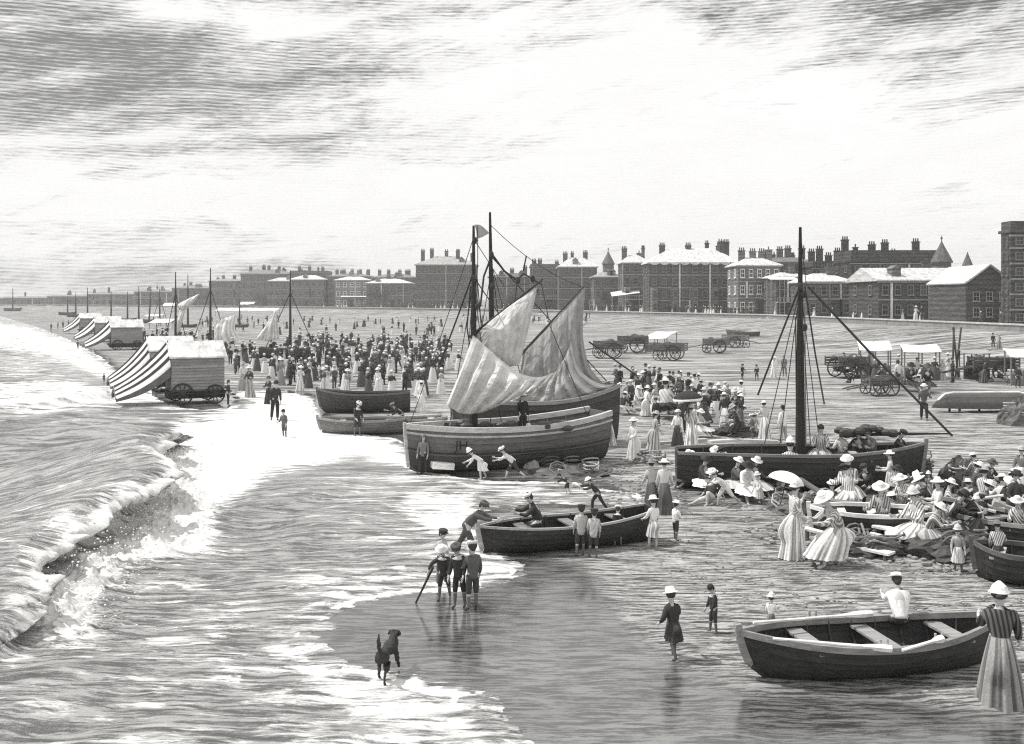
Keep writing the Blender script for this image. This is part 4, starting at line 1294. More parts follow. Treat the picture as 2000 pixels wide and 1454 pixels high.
def mast(r, base_w, top_w, rad, tone=.04, name='mast'):
    a, b = local(r, base_w), local(r, top_w)
    m = MB(); n = 8
    m.tube([a.lerp(b, i / n) for i in range(n + 1)], [rad * (1 - .72 * (i / n) ** 1.2) for i in range(n + 1)], 8)
    return part(name, m, 'wood', r, tone)
def rope(r, pts, rad=.022, tone=.05, sag=0.0, name='rope'):
    q = [local(r, p) if r else Vector(p) for p in pts]
    if len(q) == 2 and sag:
        q = [q[0].lerp(q[1], i / 8) - Vector((0, 0, sag * 4 * (i / 8) * (1 - i / 8))) for i in range(9)]
    return part(name, MB().tube(q, rad, 5), 'rope', r, tone)
def coons(top, right, bottom, left, nu=22, nv=18, bulge=(0, 0, 0), fold=0.0, nf=6, phase=0.0, crumple=.55):
    """surface between four edges given as point lists: top and bottom run left to right, left and right run top to bottom"""
    def at(c, t):
        t = min(max(t, 0), 1) * (len(c) - 1); i = min(int(t), len(c) - 2); k = t - i
        p0 = c[max(i - 1, 0)]; p1 = c[i]; p2 = c[i + 1]; p3 = c[min(i + 2, len(c) - 1)]
        return .5 * ((2 * p1) + (p2 - p0) * k + (2 * p0 - 5 * p1 + 4 * p2 - p3) * k * k + (3 * p1 - p0 - 3 * p2 + p3) * k ** 3)
    T, Rr, B_, L_ = [[Vector(p) for p in c] for c in (top, right, bottom, left)]
    G = []
    for j in range(nv + 1):
        v = j / nv; row = []
        for i in range(nu + 1):
            u = i / nu
            p = (1 - v) * at(T, u) + v * at(B_, u) + (1 - u) * at(L_, v) + u * at(Rr, v)
            p -= (1 - u) * (1 - v) * T[0] + u * (1 - v) * T[-1] + (1 - u) * v * B_[0] + u * v * B_[-1]
            e = math.sin(math.pi * u) * math.sin(math.pi * v)
            p += Vector(bulge) * e
            p += Vector((.25, 1, 0)) * fold * math.sin(nf * math.pi * 2 * u + phase + 1.5 * v) * (math.sin(math.pi * v) * .7 + .3 * v)
            p += Vector((.15, .8, .1)) * (crumple * e ** .5 * (fbm(np.array([u * 5 + phase * 3 + T[0].x]), np.array([v * 4]), 4, .6)[0] - .5))
            row.append(p)
        G.append(row)
    return G
def sail(r, G, tone=.7, name='sail', seams=9, dark=.86):
    nv, nu = len(G), len(G[0])
    L = [[local(r, p) if r else p for p in row] for row in G]
    tn = []
    for j in range(nv):
        tn.append([dark if (i * seams // (nu - 1)) != ((i + 1) * seams // (nu - 1)) else 1.0 for i in range(nu)])
    return part(name, MB().sheet(L, .02, tn), 'canvas', r, tone, smooth=False)

# --- the two beached smacks in the middle
yA = 34.2
A0, A1 = P(1172, 897), P(796, 926)
bA, fA, tA = boat('fishing_smack', 'pale planked fishing smack with broad pale rail and JH on her bow', 'boat', A0, A1, 2.5, 1.42, n=9, tone=.15, rail=.50, stern=.62, sb=.10, ss=.22, rake=.02, rise=.18, thwarts=2, deck=.72, mat='wood', rib_count=9, rail_w=.16, rail_h=.17, lower_tone=.07, seat_tone=.25, inner=.2, cols=18)
mA0, mA1 = PX(925, 838, yA), PX(925, 441, yA)
mast(bA, mA0, mA1, .15, .035)
fl = [PX(927, 439, yA), PX(938, 442, yA), PX(955, 455, yA)]
fr = [PX(927, 439, yA), PX(927, 470, yA)]
rope(bA, [PX(933, 442, yA), PX(933, 520, yA), PX(929, 560, yA)], .015)
G = coons([PX(927, 439, yA), PX(940, 441, yA), PX(955, 455, yA)], [PX(955, 455, yA), PX(953, 457, yA)], [PX(931, 467, yA), PX(943, 463, yA), PX(953, 457, yA)], [PX(927, 439, yA), PX(930, 453, yA), PX(931, 467, yA)], 10, 6, fold=.03, nf=2, crumple=0)
part('flag', MB().sheet([[local(bA, p) for p in row] for row in G], .01), 'canvas', bA, .38)
rope(bA, [PX(922, 540, yA), PX(858, 712, yA + 1.5)], .03, sag=.05)
rope(bA, [PX(928, 545, yA), PX(1010, 660, yA + .6)], .02, sag=.05)
rope(bA, [PX(932, 545, yA), PX(940, 640, yA)], .02); rope(bA, [PX(919, 560, yA), PX(912, 640, yA), PX(921, 700, yA)], .025)
for dx_, dpt in ((-22, .5), (-10, .9), (16, -.6), (26, .8)):                # shrouds
    rope(bA, [PX(925, 548, yA), PX(925 + dx_ * 2.2, 838, yA + dpt)], .014, .05)
rope(bA, [PX(927, 470, yA), PX(985, 560, yA + .2), PX(1052, 552, yA + .2)], .014, .06)
rope(bA, [PX(923, 470, yA), PX(797, 838, yA - 1)], .014, .06, sag=.1)
rope(bA, [PX(1056, 548, yA), PX(1075, 640, yA + .3), PX(1150, 818, yA + 1)], .014, .06)
for (bx, by) in ((925, 545), (931, 600), (920, 690), (928, 470)):
    part('pulley_block', MB().ball(local(bA, PX(bx, by, yA - .16)), .10, 8, 6, None, .8, .6, 1.2), 'wood', bA, .05)
for k_ in range(2):                                                        # rubbing strakes on the hull
    for side in (1, -1):
        s_k = (.89, .60)[k_]
        part('rubbing_strake', MB().tube([tA(Vector((fA(i / 20, s_k).x, (fA(i / 20, s_k).y + .05) * side, fA(i / 20, s_k).z))) for i in range(21)], (.045, .03)[k_], 5), 'wood', bA, (.42, .05)[k_])
m = MB()
for k_ in range(16): m.ball(local(bA, PX(random.uniform(860, 1120), random.uniform(826, 838), yA + random.uniform(-.5, .5))), random.uniform(.12, .26), 7, 5, None, 1.4, 1, .7)
np_ = part('net_pile', m, 'tar', bA, .06); np_['kind'] = 'stuff'
# upper yard and the sail hung from it
yA2 = yA + .25
mast(bA, PX(918, 660, yA2), PX(1060, 546, yA2), .075, .035, 'yard')
G = coons([PX(928, 652, yA2 - .05), PX(990, 602, yA2 - .05), PX(1048, 562, yA2 - .05)], [PX(1048, 562, yA2), PX(1036, 620, yA2), PX(1014, 712, yA2)],
          [PX(945, 700, yA2), PX(985, 716, yA2), PX(1014, 712, yA2)], [PX(928, 652, yA2), PX(934, 680, yA2), PX(945, 700, yA2)], 24, 18, bulge=(0, -.5, 0), fold=.05, nf=3)
sail(bA, G, .62, 'upper_sail', 8)
# loose foresail in front of the mast, falling in folds
yA3 = yA - .35
G = coons([PX(924, 655, yA3), PX(960, 688, yA3), PX(1010, 728, yA3), PX(1052, 738, yA3), PX(1084, 728, yA3)], [PX(1084, 728, yA3), PX(1060, 752, yA3), PX(1002, 772, yA3)],
          [PX(872, 792, yA3), PX(905, 808, yA3), PX(945, 804, yA3), PX(975, 790, yA3), PX(1002, 772, yA3)], [PX(924, 655, yA3), PX(902, 715, yA3), PX(872, 792, yA3)], 36, 26, bulge=(0, -.55, 0), fold=.16, nf=7, phase=1.0)
sail(bA, G, .64, 'lower_sail', 12)
# letters JH on the bow
try:
    tcu = bpy.data.curves.new('letters', 'FONT'); tcu.body = 'JH'; tcu.size = .42; tcu.extrude = .004
    to = bpy.data.objects.new('letters_tmp', tcu); COL.objects.link(to)
    dg = bpy.context.evaluated_depsgraph_get(); lm = bpy.data.meshes.new_from_object(to.evaluated_get(dg)); bpy.data.objects.remove(to)
    lm.materials.clear(); lm.materials.append(MAT['wood'])
    lo = add_obj('letters', lm, bA, .02)
    # on the camera side (local +y when the bow points to -x)
    tq = (A0.x - PX(882, 862, 33).x) / (A0.x - A1.x)
    pt = fA(tq, .70); pa = fA(min(1, tq + .09), .70)
    ang = math.atan2(pa.y - pt.y, pa.x - pt.x)
    up = fA(tq, .9) - fA(tq, .74)
    ex = (pt - pa).normalized(); ez = up.normalized(); ey = ez.cross(ex).normalized(); ez = ex.cross(ey)
    Mx = Matrix((ex, ey, ez)).transposed().to_4x4()
    Mt = Matrix.Translation(pt + Vector((.3, .075, -.02))) @ Mx @ Matrix.Rotation(R(90), 4, 'X')
    lo.matrix_local = Mt
except Exception as e:
    print('letters failed', e)

yB = 40.0
B0, B1 = P(1200, 864), P(885, 872)
bB, fB, tB = boat('fishing_smack', 'dark hulled fishing smack with high stern lying behind the pale smack', 'boat', B0, B1, 2.7, 1.75, n=9, tone=.07, rail=.30, stern=.55, sb=.05, ss=.32, rake=.02, rise=.18, thwarts=1, deck=.72, mat='wood', rib_count=6, rail_w=.14, rail_h=.14, inner=.12, cols=16)
mast(bB, PX(963, 815, yB), PX(957, 415, yB), .16, .035)
rope(bB, [PX(962, 495, yB), PX(945, 540, yB), PX(938, 600, yB)], .04); rope(bB, [PX(963, 500, yB), PX(985, 530, yB), PX(1010, 548, yB), PX(1022, 535, yB)], .045)
rope(bB, [PX(1022, 530, yB), PX(1028, 500, yB + .02)], .03); rope(bB, [PX(1022, 535, yB), PX(1040, 545, yB), PX(1056, 556, yB)], .03); rope(bB, [PX(1010, 548, yB), PX(1005, 600, yB)], .02)
rope(bB, [PX(1150, 668, yB), PX(1245, 735, yB)], .035)
for dx_, dpt in ((-20, .8), (14, 1.0), (30, -.4)): rope(bB, [PX(961, 520, yB), PX(962 + dx_ * 2.4, 800, yB + dpt)], .016, .05)
rope(bB, [PX(958, 440, yB), PX(1140, 562, yB)], .014, .06, sag=.3)
for (bx, by) in ((960, 498), (962, 560), (1012, 548), (1040, 545)):
    part('pulley_block', MB().ball(local(bB, PX(bx, by, yB - .15)), .12, 8, 6, None, .8, .6, 1.2), 'wood', bB, .05)
rope(bB, [PX(958, 500, yB), PX(1185, 745, yB)], .02)
mast(bB, PX(1025, 728, yB - .1), PX(1148, 629, yB - .1), .07, .4, 'yard')
mast(bB, PX(1000, 712, yB), PX(1140, 560, yB), .06, .06, 'gaff')
G = coons([PX(1022, 690, yB), PX(1080, 630, yB), PX(1143, 562, yB)], [PX(1143, 562, yB), PX(1137, 650, yB), PX(1150, 715, yB), PX(1178, 750, yB)],
          [PX(985, 800, yB), PX(1060, 800, yB), PX(1130, 775, yB), PX(1178, 750, yB)], [PX(1022, 690, yB), PX(1010, 750, yB), PX(985, 800, yB)], 34, 24, bulge=(0, -.7, 0), fold=.10, nf=6)
sail(bB, G, .36, 'mainsail', 14, .8)
yB2 = yB - .75
G = coons([PX(1060, 742, yB2), PX(1085, 726, yB2), PX(1103, 700, yB2), PX(1116, 668, yB2)], [PX(1116, 668, yB2), PX(1128, 720, yB2), PX(1168, 750, yB2), PX(1200, 752, yB2)],
          [PX(970, 806, yB2), PX(1050, 805, yB2), PX(1130, 785, yB2), PX(1200, 752, yB2)], [PX(1060, 742, yB2), PX(1015, 765, yB2), PX(970, 806, yB2)], 34, 22, bulge=(0, -.4, .05), fold=.10, nf=7, phase=.5)
sail(bB, G, .5, 'loose_sail', 14, .8)

# --- the black smack on the right with bare mast
C0, C1 = P(1322, 952), P(1800, 960)
bC, fC, tC = boat('fishing_smack', 'black tarred fishing smack with a bare mast and bowsprit', 'boat', C0, C1, 2.3, 1.18, n=9, tone=.035, rail=.22, stern=.5, sb=.22, ss=-.04, rake=.03, rise=.25, thwarts=2, deck=.72, rib_count=7, rail_w=.10, rail_h=.08, inner=.07, cols=16)
yC = (C0.y + C1.y) / 2
mast(bC, PX(1563, 905, yC), PX(1563, 444, yC), .15, .03)
mast(bC, PX(1640, 850, yC), PX(1858, 847, yC), .06, .03, 'bowsprit')
rope(bC, [PX(1578, 560, yC), PX(1700, 690, yC), PX(1860, 852, yC)], .038, .06)
rope(bC, [PX(1562, 560, yC), PX(1480, 772, yC + .9)], .03); rope(bC, [PX(1572, 560, yC), PX(1592, 690, yC), PX(1610, 790, yC - .6)], .025)
for dx_, dpt in ((-70, -.8), (-40, .8), (38, .9), (20, -.9)): rope(bC, [PX(1563, 562, yC), PX(1563 + dx_, 868, yC + dpt)], .014, .05)
rope(bC, [PX(1563, 450, yC), PX(1575, 560, yC)], .012, .05)
for (bx, by) in ((1563, 560), (1570, 575), (1572, 640)):
    part('pulley_block', MB().ball(local(bC, PX(bx, by, yC - .15)), .10, 8, 6, None, .8, .6, 1.2), 'wood', bC, .05)
rope(bC, [PX(1572, 600, yC), PX(1574, 870, yC)], .02, .3); rope(bC, [PX(1554, 620, yC), PX(1556, 870, yC)], .02, .06)
m = MB()
for k in range(9):
    m.ball(local(bC, PX(1640 + k * 13, 842 + 5 * math.sin(k), yC + random.uniform(-.3, .3))), random.uniform(.14, .24), 8, 5, sz=.7)
np_ = part('net_heap', m, 'tar', bC, .05); np_['kind'] = 'stuff'

# --- rowing boats
def oar(label, a, b, tone=.72, blade=.55, rad=.024):
    a, b = Vector(a), Vector(b)
    o = MB(); d = (b - a); o.tube([Vector((0, 0, 0)), d * .75], [rad, rad * 1.1], 6)
    n = d.normalized(); o.tube([d * .74, d * .80, d * .92, d], [rad, rad * 1.7, rad * 2.6, rad * 2.4], 6)
    ob = part('oar', o, 'wood', None, tone); ob.location = a
    return tag(ob, label, 'oar')
N0, N1 = P(1945, 1296), P(1458, 1328)
bN, fN, tN = boat('rowing_boat', 'large black rowing boat with pale oars laid along its rails', 'boat', N0, N1, 1.42, .56, n=8, tone=.03, rail=.26, stern=.06, sb=.26, ss=.34, rake=.05, rise=.42, thwarts=3, seat_tone=.28, inner=.06, sink=.0, srake=.05, rib_count=9)
for t, side in ((.34, 1), (.56, 1), (.45, -1), (.66, -1)):                    # rowlocks
    p = fN(t, 1); m = MB()
    for dx_ in (-.05, .05): m.tube([(p.x + dx_, p.y * side, p.z + .03), (p.x + dx_ * 1.1, p.y * side, p.z + .17)], .018, 6)
    m.box(p.x - .1, p.x + .1, p.y * side - .035, p.y * side + .035, p.z + .03, p.z + .07); part('rowlock', m, 'wood', bN, .35)
def boat_pt(r, v):
    a = r.rotation_euler.z
    return Vector((r.location.x + v.x * math.cos(a) - v.y * math.sin(a), r.location.y + v.x * math.sin(a) + v.y * math.cos(a), r.location.z + v.z))
q = lambda t, side, dz=.07, k=1.0: boat_pt(bN, Vector((fN(t, 1).x, fN(t, 1).y * side * k, fN(t, 1).z + dz)))
oar('pale oar lying along the seaward rail of the large rowing boat', q(.93, -1, .08, 1.1), q(.42, -1, .09, .95), .8)
oar('long pale oar lying along the near rail of the large rowing boat', q(.92, 1, .04, 1.25), q(.54, 1, .05, 1.08), .8)
oar('short pale oar hooked in the middle rowlock of the large rowing boat', q(.50, 1, .02, 1.08), q(.33, 1, .10, 1.06), .8)

M0, M1 = P(1272, 1052), P(940, 1082)
bM, fM, tM = boat('rowing_boat', 'black rowing boat being launched from the sand into the foam', 'boat', M0, M1, 1.35, .60, n=7, tone=.03, rail=.40, stern=.45, sb=.06, ss=.30, rake=.03, rise=.2, thwarts=3, inner=.05, seat_tone=.2, rib_count=6, rail_w=.05, rail_h=.05)

S0, S1 = P(1820, 1052), P(1585, 1040)
bS, fS, tS = boat('rowing_boat', 'dark rowing boat with white rail among the seated women', 'boat', S0, S1, 1.4, .62, n=6, tone=.03, rail=.78, stern=.5, sb=.05, ss=.08, rake=.03, rise=.2, thwarts=3, inner=.05, seat_tone=.6, rib_count=5)
T0, T1 = P(2060, 1090), P(1800, 1020)
bT, fT, tT = boat('rowing_boat', 'dark rowing boat loaded with pale oars at the edge of the seated group', 'boat', T0, T1, 1.5, .62, n=6, tone=.035, rail=.3, stern=.4, sb=.1, ss=.12, rake=.03, rise=.2, thwarts=3, inner=.05, seat_tone=.3, rib_count=5)
U0, U1 = P(2090, 1150), P(1905, 1128)
bU, fU, tU = boat('rowing_boat', 'black rowing boat stern beside the woman in striped shawl', 'boat', U0, U1, 1.3, .66, n=6, tone=.03, rail=.12, stern=.5, sb=.12, ss=.12, thwarts=2, inner=.05, rib_count=4)
D0, D1 = P(858, 842), P(648, 808)
bD, fD, tD = boat('fishing_boat', 'dark open boat drawn up left of the pale smack below the crowd', 'boat', P(800, 805), P(624, 806), 1.9, .95, n=7, tone=.06, rail=.14, stern=.5, sb=.25, ss=.1, thwarts=2, inner=.08, rib_count=4, mat='wood')
bE, fE, tE = boat('rowing_boat', 'low weathered rowing boat in shallow foam left of the pale smack', 'boat', P(790, 846), P(625, 846), 1.5, .58, n=6, tone=.17, rail=.3, stern=.5, sb=.15, ss=.1, thwarts=2, inner=.12, rib_count=4, mat='wood', seat_tone=.45)
bF_, fF, tF = boat('rowing_boat', 'small pale skiff beside the bow of the pale smack', 'boat', P(868, 836), P(768, 842), 1.3, .5, n=5, tone=.22, rail=.45, stern=.5, sb=.15, ss=.1, thwarts=2, inner=.2, rib_count=4, mat='wood', seat_tone=.6)
bG, fG, tG = boat('rowing_boat', 'small dark skiff on the open sand above the carts', 'boat', P(1480, 657), P(1420, 656), 1.6, .7, n=5, tone=.06, rail=.15, stern=.5, thwarts=2, rib_count=3, inner=.08)

# --- planks and benches among the seated group
def plank(label, a, b, wd=.22, th=.05, tone=.82):
    a, b = Vector(a), Vector(b); c = (a + b) / 2
    m = MB().beam(a - c, b - c, wd, th); o = part('plank', m, 'wood', None, tone); o.location = c
    return tag(o, label, 'plank')
def trestle(label, a, b, wd=.24, tone=.8):
    """bench: a pale board on two pairs of short legs"""
    a, b = Vector(a), Vector(b); c = (a + b) / 2
    t = thing('bench', label, 'bench', (c.x, c.y, 0))
    a = a - Vector((c.x, c.y, 0)); b = b - Vector((c.x, c.y, 0))
    part('seat', MB().beam(a, b, wd, .05), 'wood', t, tone)
    d = (b - a); s_ = Vector((-d.y, d.x, 0)).normalized() * wd * .4
    for k in (.12, .88):
        for sg in (-1, 1):
            p = a.lerp(b, k) + s_ * sg; part('leg', MB().beam((p.x, p.y, -.02), (p.x, p.y, p.z), .05, .05, up=(1, 0, 0)), 'wood', t, .15)
trestle('bare white bench plank at the front of the seated group', PX(1668, 1066, 22.6), PX(1742, 1082, 22.0), .34)
trestle('bench plank behind the woman in checked dress', PX(1706, 1027, 23.6), PX(1762, 1038, 23.2), .26)
trestle('thin bench plank between the white bench and the checked dress', PX(1700, 1042, 23.1), PX(1756, 1056, 22.7), .12)
trestle('short bench plank behind the kneeling woman in striped dress', PX(1655, 1010, 24.6), PX(1688, 1020, 24.2), .24)
trestle('short bench plank beside the tall lady with bustle', PX(1572, 1032, 23.6), PX(1610, 1042, 23.4), .22)
yT = 24.5
for k, (a, b, lb) in enumerate((((1905, 984), (2010, 1004), 'pale oar with broad blade resting across the loaded rowing boat'), ((1902, 976), (1960, 968), 'short pale spar on top of the loaded rowing boat'),
                                ((1900, 988), (1945, 1000), 'pale board lying low on the loaded rowing boat'), ((1940, 980), (2030, 1012), 'long grey oar at the outer side of the loaded rowing boat'))):
    oar(lb, PX(*b, yT - .25 * k), PX(*a, yT - .25 * k + .2), .7 if k != 3 else .4, rad=.04)
plank('dark pole leaning on the black smack beside the parasol', PX(1560, 935, 27.0), PX(1602, 962, 26.0), .16, .06, .12)
trestle('long low grey bench in the seated group behind the white bench', PX(1600, 975, 26.2), PX(1680, 985, 25.8), .3, .2)
plank('white block of timber under the bow of the pale smack', PX(843, 908, 32.6), PX(884, 910, 32.8), .5, .2, .8)
plank('short white timber under the middle of the pale smack', PX(1040, 897, 34.0), PX(1062, 897, 34.4), .3, .15, .7)
for k, (x0, y0, x1, y1) in enumerate(((1240, 872, 1380, 862), (1385, 866, 1450, 862), (1420, 862, 1520, 866))):
    plank(('long weathered plank on the sand beside the black smack', 'short bleached plank on the sand beyond the black smack stern', 'bleached plank by the feet of the boy near the bare mast')[k], P(x0, y0) + Vector((0, 0, .06)), P(x1, y1) + Vector((0, 0, .06)), .3, .1, (.4, .6, .5)[k])

# ------------------------------------------------------------------ wheels, bathing machines, carts, stalls
def wheel(parent, c, rad, tone=.06, spokes=10, thick=.07, axis='y'):
    rim = MB(); n = 22
    ring = []
    for i in range(n):
        a = 2 * math.pi * i / n; ca, sa = math.cos(a), math.sin(a); row = []
        for (rr, yy) in ((rad, -thick / 2), (rad, thick / 2), (rad * .88, thick / 2), (rad * .88, -thick / 2)):
            row.append((c[0] + rr * ca, c[1] + yy, c[2] + rr * sa) if axis == 'y' else (c[0] + yy, c[1] + rr * ca, c[2] + rr * sa))
        ring.append(row)
    ring.append(ring[0])
    rim.rings(ring)
    w_ = part('wheel', rim, 'wood', parent, tone)
    for i in range(spokes):
        a = 2 * math.pi * i / spokes
        e = Vector((math.cos(a) * rad * .9, 0, math.sin(a) * rad * .9)) if axis == 'y' else Vector((0, math.cos(a) * rad * .9, math.sin(a) * rad * .9))
        part('spoke', MB().tube([Vector(c), Vector(c) + e], [.035, .025], 5), 'wood', w_, tone * 2.2)
    d = Vector((0, .1, 0)) if axis == 'y' else Vector((.1, 0, 0))
    part('hub', MB().tube([Vector(c) - d, Vector(c) + d], rad * .14, 8), 'wood', w_, tone * 1.6)
    return w_

def bathing_machine(px0, px1, base_py, label, hood=True, D=None, tone=.27, body_h=1.8, W=2.2, detail=True, stripes=4, hood_len=2.7, group=None, turn=26):
    p0 = P(px0, base_py); D = p0.y
    x0, x1 = (px0 - CX) / F * D, (px1 - CX) / F * D
    L = (x1 - x0) / math.cos(R(turn))
    t = thing('bathing_machine', label, 'bathing machine', ((x0 + x1) / 2, D, 0.0), R(turn), group)
    zf = .8; zt = zf + body_h
    npl = 11 if detail else 7
    for k in range(npl):                                               # weatherboards of the near side
        a = zf + body_h * k / npl; b = zf + body_h * (k + 1) / npl
        m = MB(); m.hexa([(-L / 2, -.055, a), (L / 2, -.055, a), (L / 2, 0.0, a), (-L / 2, 0.0, a), (-L / 2, -.02, b + .01), (L / 2, -.02, b + .01), (L / 2, 0, b + .01), (-L / 2, 0, b + .01)])
        part('plank', m, 'wood', t, tone * random.uniform(.85, 1.15))
    m = MB(); m.box(-L / 2, L / 2, .005, W, zf - .1, zt); part('cabin', m, 'wood', t, tone * .55)
    m = MB(); zr = zt + .75
    k = m.verts([(-L / 2 - .12, -.25, zt - .05), (L / 2 + .12, -.25, zt - .05), (L / 2 + .12, W / 2, zr), (-L / 2 - .12, W / 2, zr), (L / 2 + .12, W + .25, zt - .05), (-L / 2 - .12, W + .25, zt - .05),
                 (-L / 2 - .12, -.25, zt - .13), (L / 2 + .12, -.25, zt - .13), (L / 2 + .12, W / 2, zr - .1), (-L / 2 - .12, W / 2, zr - .1), (L / 2 + .12, W + .25, zt - .13), (-L / 2 - .12, W + .25, zt - .13)])
    for f in ((0, 1, 2, 3), (3, 2, 4, 5), (7, 6, 9, 8), (8, 9, 11, 10), (0, 6, 7, 1), (1, 7, 8, 2), (2, 8, 10, 4), (4, 10, 11, 5), (5, 11, 9, 3), (3, 9, 6, 0)): m.face([k + i for i in f])
    part('roof', m, 'roof', t, .62)
    m = MB()
    for sx in (-1, 1):
        x = sx * L / 2
        m.hexa([(x - .03, 0, zt - .02), (x + .03, 0, zt - .02), (x + .03, W, zt - .02), (x - .03, W, zt - .02), (x - .03, W / 2 - .02, zr - .12), (x + .03, W / 2 - .02, zr - .12), (x + .03, W / 2 + .02, zr - .12), (x - .03, W / 2 + .02, zr - .12)])
    part('gable', m, 'wood', t, tone * .5)
    m = MB(); m.box(-L / 2 - .3, L / 2 + .25, .1, .25, zf - .26, zf - .1); m.box(-L / 2 - .3, L / 2 + .25, W - .25, W - .1, zf - .26, zf - .1); part('chassis', m, 'wood', t, .04)
    for x in (-L * .30, L * .32):
        for y in (-.1, W + .1): wheel(t, (x, y, .58 - (.06 if x > 0 else 0)), .58 - (.06 if x > 0 else 0), .03, 10 if detail else 6)
        part('axle', MB().tube([(x, -.1, .6), (x, W + .1, .6)], .05), 'wood', t, .04)
    m = MB()
    for k in range(4): m.box(L / 2 + .1 + .2 * k, L / 2 + .34 + .2 * k, .6, 1.4, .75 - .2 * k, .8 - .2 * k)
    part('steps', m, 'wood', t, .1)
    m = MB(); m.box(-L / 2 - .1, L / 2 + .1, .3, W - .3, .3, zf - .12); m.box(-L / 2 - .05, L / 2 + .05, .12, .2, .42, zf - .1); part('undercarriage', m, 'wood', t, .03)
    part('door', MB().box(L / 2 + .0, L / 2 + .05, W / 2 - .35, W / 2 + .35, zf, zf + 1.7), 'wood', t, tone * .4)
    if hood:
        nseg = stripes * 8
        def edge(s, e):
            """profile across: near eave - ridge - far eave, e = 0 at the cabin, 1 at the seaward bar"""
            y = -.1 + (W + .2) * s
            q_ = 1 - abs(2 * s - 1)
            zc = zt - .55 + q_ ** .8 * 1.35
            ze_ = .45 + .55 * q_ ** .8
            y2 = W / 2 + (y - W / 2) * 1.05
            return Vector((-L / 2 - .05 - hood_len * e, y + (y2 - y) * e, zc + (ze_ - zc) * e ** .9 - .16 * math.sin(math.pi * e)))
        rows = [[edge(j / nseg, i / 8) for j in range(nseg + 1)] for i in range(9)]
        tn = [[(1.0 if int(j / nseg * stripes * 2 * .999) % 2 == 0 else .06) for j in range(nseg + 1)] for i in range(9)]
        part('striped_hood', MB().sheet(rows, .02, tn), 'canvas', t, .82)
        for sgn in (0, 1):
            side = [[edge(sgn, i / 8) for i in range(9)], [edge(sgn, i / 8) * 1 + Vector((0, .05, -min(.5, .1 + .4 * (1 - i / 8)) - .05)) for i in range(9)]]
            part('hood_side', MB().sheet(side, .015), 'canvas', t, .16)
        part('hood_bar', MB().tube([edge(0, 1), edge(.5, 1), edge(1, 1)], .04), 'wood', t, .2)
    return t
bathing_machine(342, 432, 790, 'large boarded bathing machine with striped sea hood standing in the foam', stripes=6)
bathing_machine(222, 274, 684, 'boarded bathing machine with pale roof in the row beyond the large one', stripes=4, hood_len=2.6, detail=False)
bathing_machine(190, 232, 668, 'bathing machine with striped hood second in the distant row', stripes=4, hood_len=2.4, detail=False, tone=.3)
bathing_machine(160, 194, 652, 'smallest bathing machine at the seaward end of the distant row', stripes=4, hood_len=2.4, detail=False, tone=.3)
p = P(330, 772); bm2 = bathing_machine(300, 372, 766, 'second bathing machine hidden behind the large striped one', stripes=6, tone=.35, hood_len=2.2)

def cart(px, py, label, face=0, load=True, sc=1.0, tone=.12, n=6, body='load'):
    p = P(px, py)
    t = thing('cart', label, 'cart', p, R(face)); 
    Lc, Wc = 2.4 * sc, 1.3 * sc
    part('bed', MB().box(-Lc / 2, Lc / 2, -Wc / 2, Wc / 2, .75 * sc, .85 * sc), 'wood', t, tone)
    for sy in (-1, 1):
        m = MB()
        for k in range(3): m.box(-Lc / 2, Lc / 2, sy * Wc / 2 - .03, sy * Wc / 2 + .03, (.9 + .17 * k) * sc, (1.02 + .17 * k) * sc)
        for k in range(4): m.box(-Lc / 2 + Lc * k / 3 - .04, -Lc / 2 + Lc * k / 3 + .04, sy * (Wc / 2 + .05) - .03, sy * (Wc / 2 + .05) + .03, .8 * sc, 1.4 * sc)
        part('side_rail', m, 'wood', t, tone * 1.3)
        wheel(t, (-.35 * sc, sy * (Wc / 2 + .16), .62 * sc), .62 * sc, .05, n)
        wheel(t, (.85 * sc, sy * (Wc / 2 + .16), .45 * sc), .45 * sc, .05, n)
        part('shaft', MB().tube([(Lc / 2, sy * .35, .8 * sc), (Lc / 2 + 1.6 * sc, sy * .3, .45 * sc)], .045), 'wood', t, tone)
    if load:
        m = MB()
        for k in range(8): m.ball((random.uniform(-.9, .9) * sc, random.uniform(-.4, .4) * sc, random.uniform(.95, 1.35) * sc), random.uniform(.22, .38) * sc, 8, 5, sz=.75)
        part('load', m, 'stone', t, .1)
    return t
cart(1310, 704, 'dark heaped cart on the sand below the white tent', 160, True, 1.15)
cart(1398, 690, 'grey cart piled with chairs right of the heaped cart', 170, True, 1.1, .16)
cart(1436, 680, 'pale cart below the small dark skiff', 10, True, 1.1, .2)
cart(1190, 700, 'long dark cart beside the smack rigging on the open sand', 180, True, 1.2, .12)
cart(1236, 690, 'dark wagon between the long cart and the white tent', 175, True, 1.3, .1)
cart(1655, 738, 'dark cart left of the twin white stalls', 20, True, 1.1, .08)
cart(1940, 745, 'dark loaded cart right of the twin white stalls', 170, True, 1.2, .08)
cart(1722, 772, 'low cart with shafts down before the twin white stalls', 185, True, .8, .12)

